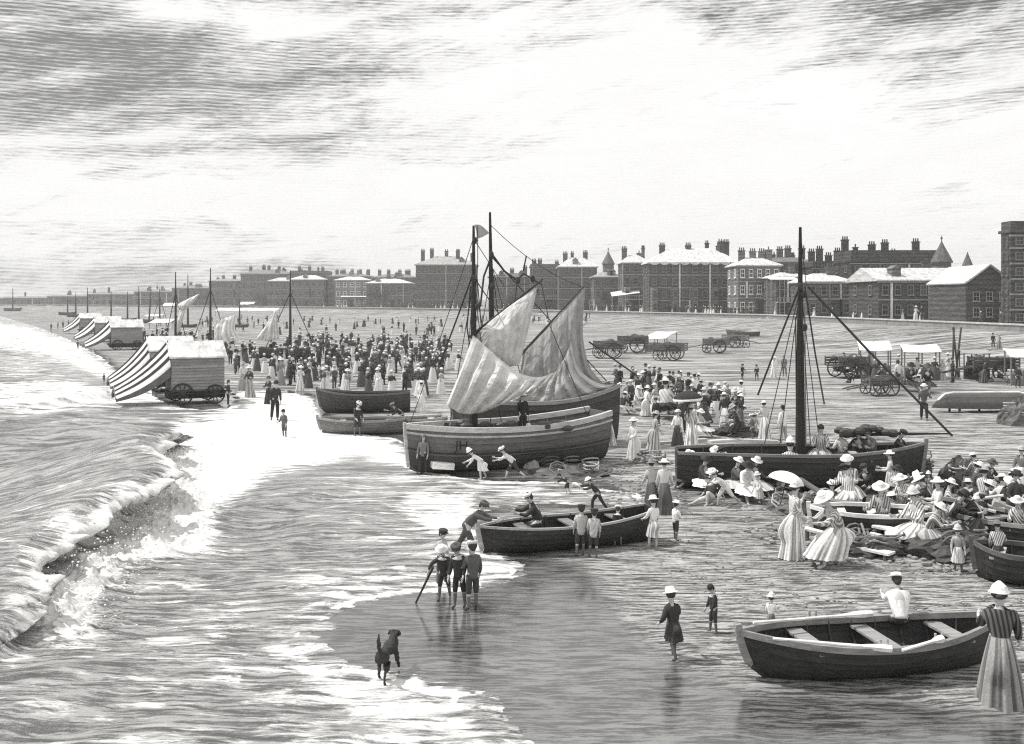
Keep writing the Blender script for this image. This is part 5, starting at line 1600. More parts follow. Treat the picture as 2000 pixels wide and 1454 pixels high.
def stall(px0, px1, y_eave, y_ridge, base_py, label, tone=.88, skew=.6, legs=True, table=True):
    """market stall: canvas roof on six posts, counter with goods"""
    p = P((px0 + px1) / 2, base_py); D = p.y
    wd = (px1 - px0) / F * D
    ze = H + (HY - y_eave) / F * D - p.z; zr = H + (HY - y_ridge) / F * (D + 2.2) - p.z
    t = thing('stall', label, 'stall', p)
    part('canvas_roof', MB().sheet([[(-wd / 2, -.1, ze), (0, -.1, ze - .05), (wd / 2, -.1, ze)], [(-wd / 2 + skew * .5, 1.1, (ze + zr) / 2 + .1), (skew * .5, 1.1, (ze + zr) / 2 + .02), (wd / 2 + skew * .5, 1.1, (ze + zr) / 2 + .1)], [(-wd / 2 + skew, 2.2, zr), (skew, 2.2, zr - .05), (wd / 2 + skew, 2.2, zr)]], .04), 'canvas', t, tone)
    for x in (-wd / 2 + .1, 0, wd / 2 - .1):
        part('post', MB().tube([(x, 0, -.05), (x, 0, ze - .03)], .05), 'wood', t, .2)
        part('post', MB().tube([(x + skew, 2.1, -.05), (x + skew, 2.1, zr - .05)], .05), 'wood', t, .2)
    if table:
        part('counter', MB().box(-wd / 2 + .1, wd / 2 - .1, .1, 1.0, .75, .83), 'wood', t, .3)
        part('counter_cloth', MB().sheet([[(-wd / 2 + .1 + (wd - .2) * i / 12, .06 + .05 * math.sin(i * 2.1), .8) for i in range(13)], [(-wd / 2 + .1 + (wd - .2) * i / 12, .02 + .08 * math.sin(i * 2.1), .05) for i in range(13)]], .015), 'canvas', t, .2)
        for k in range(8):
            rg = random.uniform(.1, .18)
            part('basket', MB().lathe([(rg * .7, .83), (rg, .83 + rg), (rg * .9, .83 + rg), (rg * .4, .83 + rg * 1.5), (.01, .83 + rg * 1.6)], 8, (-wd / 2 + .35 + (wd - .7) * k / 7, random.uniform(.35, .75), 0), cap0=True), 'stone', t, random.uniform(.1, .5))
    return t
stall(1678, 1742, 684, 666, 738, 'white canvas stall with dark goods, farther of the twin stalls')
stall(1764, 1838, 687, 673, 742, 'white canvas stall with flatter roof, nearer of the twin stalls')
stall(1972, 2060, 697, 681, 755, 'white roofed stall at the edge of the sands past the loaded cart')
stall(1258, 1300, 661, 648, 688, 'white tent stall beside the heaped cart', skew=1.6)
stall(1880, 1935, 690, 683, 742, 'grey flat stall between the twin stalls and the loaded cart', .35)
# bundle of poles standing in the stall
for k, (x, l) in enumerate(((1860, .1), (1872, -.15), (1866, .25))):
    a = P(x, 738); o = part('pole', MB().tube([(0, 0, -.05), (l * 2, .2, 3.6)], .07), 'wood', None, .1); o.location = a
    tag(o, 'tall dark pole planted in the sand among the white stalls', 'pole', 'poles among the stalls')

# overturned boats and canvas covered heap at the right
p = P(1925, 806)
t = thing('overturned_boat', 'upturned dark boat with a pale keel lying on the open sand', 'boat', p, R(4))
f = hull_shape(5.2, 1.7, .7, .04, .0, .0, .06, .9, .06)
for side in (1, -1):
    for k in range(6):
        rr = []
        for i in range(13):
            a = f(i / 12, k / 6); b = f(i / 12, (k + 1.1) / 6 if k < 5 else 1)
            rr.append([Vector((v.x, v.y * side + o_ * side, .95 - v.z)) for v, o_ in ((a, .03), (b, .005), (b, -.02), (a, .01))])
        part('hull_plank', MB().rings(rr, True, True, True), 'wood', t, .1 * random.uniform(.8, 1.2))
part('keel', MB().tube([(f(i / 12, 0).x, 0, .99 - f(i / 12, 0).z) for i in range(13)], .07, 6), 'wood', t, .75)
for k, (x, y) in enumerate(((-1.6, .5), (0, .6), (1.6, .5), (-1.6, -.5), (1.6, -.5))): part('trestle_leg', MB().tube([(x, y, -.05), (x * .98, y * .95, .5)], .06), 'wood', t, .06)
def heap(px, py, wd, ht, label, tone=.08, seed=1, name='net_heap', cat='heap', dp=.8):
    """heaped fishing gear: a crumpled mound of net with coils, floats and spars sticking out"""
    p = P(px, py); rr = []; n = 34; rs_ = random.Random(seed)
    for i in range(12):
        e = i / 11; ring = []
        for j in range(n):
            a = 2 * math.pi * j / n; c_ = max(.02, math.cos(e * 1.54)); ca, sa = math.cos(a), math.sin(a)
            k = 1 + .9 * (fbm(np.array([2.2 * ca + seed * 7]), np.array([2.2 * sa + e * 2.5]), 4, .65)[0] - .5)
            h_ = .55 + .9 * fbm(np.array([3 * ca * c_ + seed * 3]), np.array([3 * sa * c_ + 9]), 4, .6)[0]
            ring.append((wd / 2 * c_ * k * ca, wd / 2 * dp * c_ * k * sa, ht * math.sin(e * 1.54) ** .8 * h_ - .06 + .05 * rs_.random() * ht))
        rr.append(ring)
    t = thing(name, label, cat, p)
    part('net', MB().rings(rr, True, False, True), 'tar', t, tone)
    for q_ in range(7):
        a = rs_.uniform(0, 6.28); c0 = Vector((math.cos(a) * wd * .28, math.sin(a) * wd * .22, ht * rs_.uniform(.3, .75)))
        rad = rs_.uniform(.12, .3); tl_ = Matrix.Rotation(rs_.uniform(-.9, .9), 3, 'X')
        part('rope_coil', MB().tube([c0 + tl_ @ Vector((rad * math.cos(u * .8), rad * math.sin(u * .8), .015 * u)) for u in range(17)], .025, 5), 'rope', t, rs_.choice((.1, .2, .45)))
    for q_ in range(3):
        a = rs_.uniform(0, 6.28); d_ = Vector((math.cos(a), math.sin(a) * .5, rs_.uniform(.1, .6)))
        part('spar', MB().tube([-d_ * .1, d_ * wd * rs_.uniform(.35, .6)], .03, 5), 'wood', t, rs_.choice((.08, .3, .6)))
    return t
heap(1992, 830, 1.8, 1.1, 'tall dark heap of nets at the edge beside the upturned boat', .12, 2)
heap(1270, 905, 1.6, .25, 'flat spread of dark nets on the sand beside the pale smack', .14, 3)
heap(1120, 925, 2.6, .3, 'low dark heap of rope at the stern of the pale smack', .1, 4)
heap(1440, 850, 1.8, .5, 'dark tangled net heap between the women and the bare mast', .06, 5)
heap(1380, 824, 1.6, .5, 'dark basket heap behind the ladies under the umbrella', .06, 6)
heap(1790, 945, 1.1, .95, 'dark bundle hanging by the bow of the black smack', .05, 7)
heap(1860, 1085, 2.2, .5, 'dark heap of gear behind the small girl in pale pinafore', .05, 8)
heap(1700, 1075, 2.0, .35, 'dark heap of nets under the white benches', .05, 9)
heap(1570, 1000, 2.0, .45, 'heap of stones and gear left of the tall lady with bustle', .12, 10)
heap(1460, 960, 2.2, .45, 'mound of dark gear behind the boys in shirtsleeves', .1, 11)
heap(1885, 960, 1.5, .9, 'dark hamper heap beside the lady in the striped jacket', .05, 12)
heap(1750, 958, 2.4, .5, 'dark gear piled along the keel of the black smack', .05, 13)

# ------------------------------------------------------------------ far masts and sails along the left of the beach
def far_boat(px, base_py, top_py, hull_px, label, sails=(), rig=True, tone=.05, lean=0):
    p = P(px, base_py); D = p.y
    L = hull_px / F * D
    r, f, tl = boat('fishing_boat', label, 'boat', p - Vector((L / 2, 0, 0)), p + Vector((L / 2, 0, 0)), L * .3, L * .16, n=4, tone=tone, rail=.15, stern=.4, thwarts=1, rib_count=2, inner=.06, mat='wood', cols=8)
    top = PX(px + lean, top_py, D)
    mast(r, p + Vector((0, 0, .1)), top, .10 + D * .0006, .04)
    if rig:
        rope(r, [PX(px, top_py + (base_py - top_py) * .25, D), p + Vector((-L * .4, 0, L * .17))], .02 + D * .0002)
        rope(r, [PX(px, top_py + (base_py - top_py) * .25, D), p + Vector((L * .4, 0, L * .17))], .02 + D * .0002)
    for G_, tn in sails:
        G = coons(*[[PX(x, y, D - .3) for x, y in e] for e in G_], nu=14, nv=12, bulge=(0, -.6, 0), fold=.08, nf=3)
        sail(r, G, tn, 'sail', 6, .6)
    return r
far_boat(343, 692, 531, 60, 'dark fishing boat with narrow white sail hanging from its mast', (([[(347, 595), (368, 584), (390, 574)], [(390, 574), (376, 592), (362, 606)], [(352, 604), (356, 606), (362, 606)], [(347, 595), (349, 600), (352, 604)]], .85), ([[(351, 604), (356, 606), (362, 605)], [(362, 605), (356, 628), (348, 650)], [(346, 650), (347, 651), (348, 650)], [(351, 604), (348, 628), (346, 650)]], .8)))
far_boat(411, 690, 524, 90, 'dark fishing boat with billowing white sail and flagged mast', (([[(419, 630), (440, 622), (462, 614)], [(462, 614), (458, 640), (468, 664)], [(420, 676), (445, 682), (468, 664)], [(419, 630), (418, 655), (420, 676)]], .85),))
far_boat(567, 700, 529, 120, 'dark fishing boat with small triangular white sail by the crowd', (([[(536, 608), (538, 606), (540, 608)], [(540, 608), (542, 635), (546, 662)], [(500, 662), (522, 666), (546, 662)], [(536, 608), (520, 635), (500, 662)]], .8),))
for k, (px, b, tp, lb) in enumerate(((25, 608, 562, 'faint far boat with a hanging brown sail at the left end of the shore'), (148, 620, 572, 'far boat with thin mast beyond the bathing machines'), (171, 622, 562, 'far boat with taller mast right of the thin masted one'),
                                     (217, 625, 570, 'far boat with thick mast behind the row of bathing machines'), (249, 628, 570, 'far boat with short thick mast beyond the pale roofed machine'), (271, 632, 560, 'far boat with slender mast beyond the pale roofed machine'),
                                     (291, 630, 567, 'far boat with leaning mast behind the big machine'), (312, 632, 562, 'far boat with straight slim mast behind the big machine'), (367, 640, 536, 'far boat with very thin mast between the two white sails'), (132, 616, 580, 'far boat with stump mast on the distant shore'), (468, 640, 585, 'far boat hull up the beach behind the billowing sail'))):
    far_boat(px, b, tp, 34, lb, rig=(k in (7,)), tone=.08, lean=(4 if k == 6 else 0))
# tent cloths and awnings between the machines and the town
def tent(px0, px1, y0, y1, label, tone=.85, name='tent'):
    p = P((px0 + px1) / 2, y1 + 12); D = p.y; wd = (px1 - px0) / F * D
    z1, z0_ = H + (HY - y0) / F * (D + 2.5) - p.z, H + (HY - y1) / F * D - p.z
    t = thing(name, label, 'tent', p)
    part('canvas_roof', MB().sheet([[(-wd / 2 + wd * i / 8, 0, z0_ + .08 * math.sin(i * 2)) for i in range(9)], [(-wd / 2 + .5 + wd * i / 8, 2.5, z1) for i in range(9)]], .05), 'canvas', t, tone)
    for x in (-wd / 2 + .15, wd / 2 - .15):
        part('post', MB().tube([(x, .05, -.1), (x, .05, z0_)], .06), 'wood', t, .1); part('post', MB().tube([(x + .5, 2.45, -.1), (x + .5, 2.45, z1 - .05)], .06), 'wood', t, .1)
tent(290, 330, 623, 631, 'white tent roof beyond the large bathing machine')
tent(316, 340, 592, 598, 'small white tent near the far town')
tent(420, 540, 602, 607, 'long narrow white awning behind the billowing sail')
tent(466, 488, 590, 595, 'short white awning at the head of the beach')
tent(280, 310, 614, 618, 'thin white awning behind the bathing machine row')

# ------------------------------------------------------------------ people, nearest first
person('lady_stripe', 1955, 1370, 1135, 158, 'woman in dark striped bodice and white bonnet beside the large rowing boat', jacket=.12, skirt=.30, hat=.82, hatk='bonnet', wide=1.22)
pm_, sc_, _ = person('man_sit', 1760, 1235, 1125, 172, 'person in white shirt and pale hat sitting on the rail of the large rowing boat', jacket=.8, trousers=.05, hat=.8, hatk='boater', Y=15.95, z=.30, h=1.0)
person('girl_bare', 1507, 1243, 1155, 150, 'small child in white blouse behind the bow of the large rowing boat', jacket=.85, skirt=.22, hat=.85, hatk='bonnet')
person('girl_walk', 1316, 1286, 1140, 200, 'girl in dark jacket with white sun hat carrying a bundle on the wet sand', jacket=.05, skirt=.06, hat=.88)
person('boy', 1392, 1238, 1135, -75, 'small dark boy in sailor collar with bowed head', jacket=.05, trousers=.06, hair=.04, nohat=True, collar=.6)
person('boy_stick', 868, 1172, 1058, -12, 'boy in pale hat poking the water edge with a stick', jacket=.06, trousers=.05, hat=.75, hatk='boater')
person('boy', 898, 1187, 1052, -20, 'boy with dark cap standing in the middle of the three friends', jacket=.05, trousers=.04, hat=.1)
person('boy_plain', 922, 1191, 1048, 200, 'taller boy in grey jacket at the right of the three friends', jacket=.12, trousers=.07, hat=.55, hatk='cap')
person('boy_plain', 862, 1140, 1026, 60, 'boy in dark cap and pale shirt behind the three friends', jacket=.5, trousers=.08, hat=.06, hatk='cap')
person('man_lean', 912, 1092, 970, 70, 'man in dark jersey shoving the black rowing boat by its bow', jacket=.09, trousers=.08, hat=.12)
a = PX(846, 1108, 18.6); b = P(812, 1178)
o = part('stick', MB().tube([Vector((0, 0, 0)), Vector(a) - Vector(b)], [.018, .024], 6), 'wood', None, .05); o.location = b
tag(o, 'dark walking stick held down to the foam by the boy in pale hat', 'stick')
person('boy_stripe', 1132, 1086, 984, 185, 'boy in striped smock with pointed cap, left of the pair watching the launch', jacket=.6, trousers=.06, hat=.05)
person('boy_stripe', 1158, 1089, 992, 178, 'smaller boy in striped smock, right of the pair watching the launch', jacket=.65, trousers=.06, hat=.05)
person('boy', 1207, 1068, 984, 160, 'dark boy in white cap leaning on the side of the launching boat', jacket=.05, trousers=.05, hat=.8)
person('girl_bare', 1274, 1070, 963, 205, 'girl in long pale dress and white hat at the stern of the launching boat', jacket=.8, skirt=.72, hat=.85)
person('boy_plain', 1320, 1056, 974, 120, 'child in white smock with dark stockings beside the stern of the launching boat', jacket=.85, trousers=.06, hat=.85, hatk='boater')
person('lady_plain', 1272, 1000, 894, 190, 'woman in dark dress with white shawl and grey brimmed hat', jacket=.5, skirt=.1, hat=.25)
person('lady_plain', 1299, 1003, 892, 170, 'woman in dark dress with pale sleeves and white brimmed hat', jacket=.65, skirt=.12, hat=.85)
pz_ = person('man_sit', 1052, 1060, 966, -80, 'hunched man in white cap sitting in the launching rowing boat', jacket=.06, trousers=.05, hat=.8, Y=23.2, z=.20, h=1.08)
person('man_lean', 1166, 1000, 930, -80, 'stooping man in dark coat and pale hat beyond the launching boat', jacket=.06, trousers=.05, hat=.8, hatk='boater')
person('child_crouch', 1108, 966, 924, -90, 'dark child bending over the sand below the stern of the pale smack', jacket=.06, trousers=.06)
person('man', 825, 928, 845, -10, 'boy in white scarf leaning against the bow of the pale smack', jacket=.2, trousers=.05, hat=.25, hatk='cap')
person('girl_bend', 940, 937, 873, -80, 'girl in white frock bending forward with arm stretched over the sand', jacket=.8, skirt=.85, hat=.85)
person('boy_stride', 1002, 939, 868, -80, 'barefoot boy in light shirt stooping forward with rolled trousers', jacket=.7, trousers=.06, hat=.7, hatk='cap')
person('lady_plain', 1034, 914, 824, -110, 'slim woman in pale patterned dress and hat beside the pale smack', jacket=.8, skirt=.5, hat=.7)
person('man', 1020, 836, 778, 20, 'dark sailor with pale hat standing in the pale smack', jacket=.04, trousers=.04, hat=.75, hatk='boater', Y=34.6, z=.88, h=1.6)
person('lady_stripe', 1190, 869, 793, 200, 'woman in wide pale skirt and feathered hat at the stern of the pale smack', jacket=.75, skirt=.8, hat=.85, hatk='sun')
person('lady_plain', 1236, 897, 812, -60, 'woman with wide white hat and white apron stooping over a bundle', jacket=.8, skirt=.82, hat=.88)
person('lady_stripe', 1278, 883, 799, 100, 'woman in long striped cloak and wide grey hat holding out her hand', jacket=.6, skirt=.6, hat=.45)
person('lady_plain', 1322, 872, 796, -30, 'woman in white blouse under the dark umbrella', jacket=.88, skirt=.1, hat=.8, hatk='boater')
r_, s_, J_ = person('lady_parasol', 1350, 877, 786, 170, 'woman in full white striped dress under the dark umbrella', jacket=.85, skirt=.9, hat=.8)
def parasol(label, top, rad, hgt, hand, tone=.85, under=.1, tilt=(0, 0)):
    top = Vector(top); hand = Vector(hand)
    t = thing('parasol', label, 'parasol', hand)
    ax = (top - hand).normalized(); M = Vector((0, 0, 1)).rotation_difference(ax).to_matrix()
    prof = [(rad * math.sin(a * math.pi / 14) / math.sin(6 * math.pi / 14), -hgt * (1 - math.cos(a * math.pi / 14)) / (1 - math.cos(6 * math.pi / 14))) for a in range(7)]
    prof[0] = (.01, 0)
    part('canopy', MB().lathe(prof, 16, top - hand, M, 0, 8), 'canvas', t, tone, True)
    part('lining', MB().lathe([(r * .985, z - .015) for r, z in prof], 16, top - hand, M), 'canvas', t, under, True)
    part('shaft', MB().tube([Vector((0, 0, 0)), (top - hand) * 1.06], .014, 6), 'wood', t, .08)
    if tone < .3: part('fringe', MB().lathe([(rad * 1.0, prof[-1][1] - .05), (rad * 1.015, prof[-1][1] + .03), (rad * .99, prof[-1][1] + .03), (rad * .985, prof[-1][1] - .05)], 24, top - hand, M, .02, 8), 'canvas', t, .85, True)
    for k in range(8):
        a = 2 * math.pi * k / 8
        part('rib', MB().tube([(top - hand) + M @ Vector((r * .97 * math.cos(a), r * .97 * math.sin(a), z - .02)) for r, z in prof], .008, 4), 'wood', t, .1)
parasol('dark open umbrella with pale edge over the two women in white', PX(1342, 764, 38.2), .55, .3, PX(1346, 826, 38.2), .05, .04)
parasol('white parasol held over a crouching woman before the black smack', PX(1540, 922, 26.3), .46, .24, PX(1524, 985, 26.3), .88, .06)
rest = [
    ('lady_sit', 1300, 818, 754, 150, 'woman with white blouse and round hat seated behind the striped cloak', dict(jacket=.85, skirt=.06, hat=.7)),
    ('lady_plain', 1262, 812, 752, 120, 'woman in white beside the net heap behind the pale smack stern', dict(jacket=.85, skirt=.75, hat=.85)),
    ('man', 1282, 835, 775, -40, 'dark bearded man in cap behind the women at the smack stern', dict(jacket=.05, trousers=.05, hat=.06, hatk='cap')),
    ('lady_plain', 1208, 800, 745, 30, 'woman in pale dress with her back to the dark smack stern', dict(jacket=.7, skirt=.7, hat=.7)),
    ('lady', 1225, 790, 742, -160, 'woman in grey dress standing by the dark smack stern', dict(jacket=.5, skirt=.5, hat=.5)),
    ('lady_sit', 1245, 802, 762, 60, 'seated woman in white beside the dark smack', dict(jacket=.85, skirt=.3, hat=.8)),
    ('lady', 1328, 768, 722, 160, 'woman in white striped gown standing beyond the umbrella', dict(jacket=.8, skirt=.85, hat=.85)),
    ('lady_plain', 1351, 770, 732, 200, 'woman in white shawl gown beyond the umbrella', dict(jacket=.85, skirt=.85, hat=.8)),
    ('man', 1308, 770, 724, 10, 'man in dark coat beyond the umbrella', dict(jacket=.06, hat=.05)),
    ('lady_plain', 1285, 768, 722, -30, 'woman in white cape and dark hat beyond the umbrella', dict(jacket=.85, skirt=.4, hat=.1)),
    ('lady_plain', 1380, 792, 752, 20, 'woman in white triangle shawl right of the umbrella', dict(jacket=.85, skirt=.5, hat=.5)),
    ('lady_sit', 1404, 795, 762, -30, 'seated woman in pale shawl right of the umbrella', dict(jacket=.75, skirt=.12, hat=.2)),
    ('man', 1420, 800, 750, 0, 'grey clad man at the edge of the net heaps', dict(jacket=.2, hat=.3)),
    ('lady_sit', 1440, 815, 768, -50, 'dark seated figure on the net heap with white bundle', dict(jacket=.08, skirt=.1, hat=.6)),
    ('boy_plain', 1426, 846, 800, 60, 'child in white blouse at the side of the net heap', dict(jacket=.85, trousers=.06, hat=.2)),
    ('lady_stripe', 1493, 857, 780, 195, 'woman in long striped gown near the bare mast', dict(jacket=.75, skirt=.72, hat=.8)),
    ('girl_bare', 1474, 852, 806, 160, 'small girl in grey frock beside the long striped gown', dict(jacket=.35, skirt=.45, hat=.3)),
    ('man', 1530, 868, 789, -140, 'bareheaded youth in white shirt beside the bare mast', dict(jacket=.8, trousers=.35, nohat=True, hair=.04)),
    ('man_load', 1805, 822, 748, -20, 'man in white waistcoat and dark coat walking on the open sand', dict(jacket=.12, trousers=.05, hat=.7)),
    ('lady', 1511, 737, 694, 10, 'woman in white gown walking on the open sand beyond the bare mast', dict(jacket=.85, skirt=.88, hat=.8)),
    ('man', 1533, 736, 692, -30, 'man in grey clothes walking beside the woman in white gown', dict(jacket=.2, trousers=.2, hat=.3)),
    ('boy_plain', 1450, 742, 709, 30, 'small dark child alone on the open sand', dict(jacket=.06, trousers=.06, hat=.05)),
    ('boy', 1478, 744, 710, -30, 'second dark child following on the open sand', dict(jacket=.07, trousers=.06, nohat=True)),
    ('man', 1940, 680, 650, 0, 'dark figure walking far up the sand beyond the stalls', dict(jacket=.06, hat=.05)),
    ('lady', 1952, 680, 651, 30, 'grey woman walking far up the sand beyond the stalls', dict(jacket=.3, skirt=.3, hat=.4)),
    ('lady_sit', 1545, 960, 876, 165, 'woman in white blouse and frilled bonnet sitting against the black smack', dict(jacket=.85, skirt=.08, hat=.8, hatk='bonnet')),
    ('lady_sit_plain', 1525, 990, 935, 20, 'crouching woman in dark dress beneath the white parasol', dict(jacket=.06, skirt=.09, hat=.1)),
    ('girl', 1483, 988, 918, -60, 'little girl in pale striped pinafore and round cap', dict(jacket=.75, skirt=.72, hat=.7)),
    ('boy_sit', 1390, 984, 922, -50, 'boy in dark vest sprawling with bare legs stretched out', dict(jacket=.07, trousers=.7, hat=.85)),
    ('boy_stride', 1418, 990, 912, -70, 'boy in white shirt and breeches bending low on the sand', dict(jacket=.88, trousers=.85, hat=.85)),
    ('lady_sit_plain', 1402, 945, 884, -20, 'seated woman in white hat behind the boys in shirtsleeves', dict(jacket=.08, skirt=.08, hat=.88)),
    ('lady_parasol', 1553, 1088, 933, 100, 'tall lady in striped bodice and pale bustled skirt with flowered hat', dict(jacket=.72, skirt=.85, hat=.7)),
    ('lady_bench', 1640, 1104, 970, -75, 'woman in striped dress and wide white hat leaning forward on a low seat', dict(jacket=.6, skirt=.72, hat=.88)),
    ('lady_sit', 1660, 990, 905, -30, 'woman in striped gown and round white hat sitting behind the white railed boat', dict(jacket=.7, skirt=.6, hat=.8, hatk='boater')),
    ('man_sit', 1698, 985, 912, -60, 'dark man leaning on his elbow beside the round white hat', dict(jacket=.05, trousers=.04, hat=.05, hatk='cap')),
    ('lady', 1740, 978, 876, -110, 'woman in tipped white hat and patterned pale gown before the black smack bow', dict(jacket=.6, skirt=.68, hat=.9)),
    ('lady_sit', 1722, 1046, 958, -40, 'woman in checked dress and pointed straw hat on the bench plank', dict(jacket=.45, skirt=.3, hat=.8)),
    ('girl', 1790, 975, 917, 30, 'child in white cap left of the pair by the black smack bow', dict(jacket=.3, skirt=.3, hat=.85, hatk='bonnet')),
    ('girl', 1816, 976, 918, -30, 'child in frilled white cap right of the pair by the black smack bow', dict(jacket=.25, skirt=.4, hat=.85, hatk='bonnet')),
    ('lady_stripe', 1906, 972, 880, -150, 'lady in striped jacket and flat white hat facing the open sand', dict(jacket=.55, skirt=.2, hat=.88, hatk='boater')),
    ('lady_sit', 1930, 965, 908, 30, 'dark child seated beside the lady in the striped jacket', dict(jacket=.07, skirt=.07, hat=.1)),
    ('lady_plain', 1992, 965, 868, -40, 'woman in large shaded bonnet and white apron at the edge of the sands', dict(jacket=.2, skirt=.88, hat=.5, hatk='bonnet')),
    ('lady_bench', 1812, 1084, 990, 60, 'woman in pleated dress and white hat seated beside the loaded boat', dict(jacket=.5, skirt=.5, hat=.88)),
    ('lady_sit', 1792, 1068, 972, -60, 'woman in white shawl seated behind the pleated dress', dict(jacket=.85, skirt=.8, hat=.7, hatk='bonnet')),
    ('lady_sit', 1848, 1020, 950, 70, 'woman in tall straw hat reaching over the loaded rowing boat', dict(jacket=.7, skirt=.8, hat=.85)),
    ('girl', 1872, 1118, 1020, -20, 'small girl in pale pinafore and mob cap on the sand before the loaded boat', dict(jacket=.4, skirt=.78, hat=.6, hatk='bonnet')),
    ('lady_stripe', 1952, 1128, 1012, 160, 'woman in boldly striped shawl with her back to the sea', dict(jacket=.7, skirt=.05, hat=.2)),
    ('lady_sit', 1990, 1060, 985, -30, 'woman in pale dress sitting behind the boldly striped shawl', dict(jacket=.7, skirt=.7, hat=.7)),
    ('lady_plain', 824, 806, 741, 160, 'woman in white gown standing by the small pale skiff', dict(jacket=.85, skirt=.85, hat=.8)),
    ('boy', 698, 852, 780, 40, 'dark boy with white scarf standing on the low weathered boat', dict(jacket=.05, trousers=.06, hat=.7)),
    ('boy_stride', 786, 838, 782, -70, 'stooping boy with pale pole beside the small pale skiff', dict(jacket=.06, trousers=.06, hat=.2)),
    ('lady_stripe', 586, 764, 712, 20, 'woman in white hat and bright striped skirt in front of the crowd', dict(jacket=.85, skirt=.88, hat=.9)),
    ('lady', 632, 768, 716, -20, 'woman in dark bodice and pale skirt at the front of the crowd', dict(jacket=.1, skirt=.75, hat=.85)),
    ('lady_stripe', 678, 770, 718, 15, 'woman in grey bodice and pale striped skirt at the front of the crowd', dict(jacket=.4, skirt=.72, hat=.8)),
    ('lady_plain', 738, 768, 716, -25, 'woman in straight white gown at the right front of the crowd', dict(jacket=.8, skirt=.88, hat=.85)),
    ('lady_plain', 548, 752, 696, 10, 'woman in tall white hat near the paddlers', dict(jacket=.3, skirt=.4, hat=.85)),
    ('lady', 488, 777, 712, -10, 'woman in white apron paddling beside the large bathing machine', dict(jacket=.1, skirt=.5, hat=.85)),
    ('lady_plain', 474, 762, 704, 40, 'woman in pale shawl behind the paddling woman', dict(jacket=.7, skirt=.4, hat=.4)),
    ('man', 536, 822, 742, 20, 'dark man standing in the shallow foam', dict(jacket=.05, trousers=.04, hat=.05)),
    ('lady', 524, 790, 732, -30, 'dark woman wading behind the man in the foam', dict(jacket=.07, skirt=.07, hat=.1)),
    ('boy_plain', 556, 856, 796, -20, 'small boy wading alone in the bright foam', dict(jacket=.15, trousers=.12, nohat=True, hair=.05)),
    ('man', 446, 793, 742, 90, 'dark attendant behind the large bathing machine', dict(jacket=.05, trousers=.04, hat=.05)),
    ('boy_plain', 203, 748, 732, 0, 'bather standing in the sea before the striped hood', dict(jacket=.1, trousers=.1, nohat=True)),
    ('boy_plain', 152, 682, 664, 0, 'bather alone in the shallow sea below the distant machines', dict(jacket=.1, trousers=.1, nohat=True)),
    ('lady_sit', 1695, 735, 692, 20, 'woman in white sitting before the farther twin stall', dict(jacket=.85, skirt=.5, hat=.7)),
    ('man', 1705, 738, 690, -20, 'dark haired trader under the farther twin stall', dict(jacket=.4, trousers=.1, nohat=True)),
    ('lady_sit', 1775, 765, 718, 30, 'dark figure crouched before the nearer twin stall', dict(jacket=.05, skirt=.06, hat=.05)),
    ('lady_sit', 1812, 768, 720, -30, 'second dark figure crouched before the nearer twin stall', dict(jacket=.06, skirt=.06, hat=.1)),
    ('lady_sit', 1640, 736, 700, 70, 'dark woman seated on crates left of the twin stalls', dict(jacket=.06, skirt=.1, hat=.3)),
    ('man', 1790, 742, 698, 10, 'man in pale coat behind the counter of the nearer twin stall', dict(jacket=.5, trousers=.1, hat=.1)),
    ('lady_plain', 1842, 742, 700, -20, 'woman in pale gown beside the planted poles', dict(jacket=.5, skirt=.6, hat=.5)),
    ('man', 1892, 742, 696, 0, 'trader in dark clothes at the grey flat stall', dict(jacket=.06, hat=.05)),
    ('man', 1988, 758, 712, 0, 'trader in dark clothes at the edge stall', dict(jacket=.06, hat=.05)),
    ('man', 1800, 632, 600, 20, 'dark man on the promenade before the wide hall', dict(jacket=.05, hat=.05)),
    ('lady', 1789, 630, 601, 20, 'woman in white gown on the promenade before the wide hall', dict(jacket=.85, skirt=.88, hat=.8)),
]
for kind, px, py, top, face, lb, kw in rest: person(kind, px, py, top, face, lb, **kw)
# crew sitting in the black smack
person('lady_sit', 1603, 850, 780, -20, 'woman in long striped dress sitting on the deck of the black smack', jacket=.55, skirt=.5, hat=.3, nohat=True, Y=yC, z=.98, h=1.05)
for k, (x, kind, lb, j) in enumerate(((1645, 'lady_sit', 'person in white cap sitting low in the black smack', .8), (1682, 'man_sit', 'dark man hunched amidships in the black smack', .06), (1704, 'man_sit', 'pale faced man hunched beside him in the black smack', .2), (1746, 'man_sit', 'dark man alone near the bow of the black smack', .05))):
    person(kind, x, 850, 800, random.uniform(-60, 60), lb, jacket=j, skirt=.1, trousers=.04, hat=j, Y=yC + .1, z=.62 if kind == 'man_sit' else .9, h=1.2 if kind == 'man_sit' else .9)

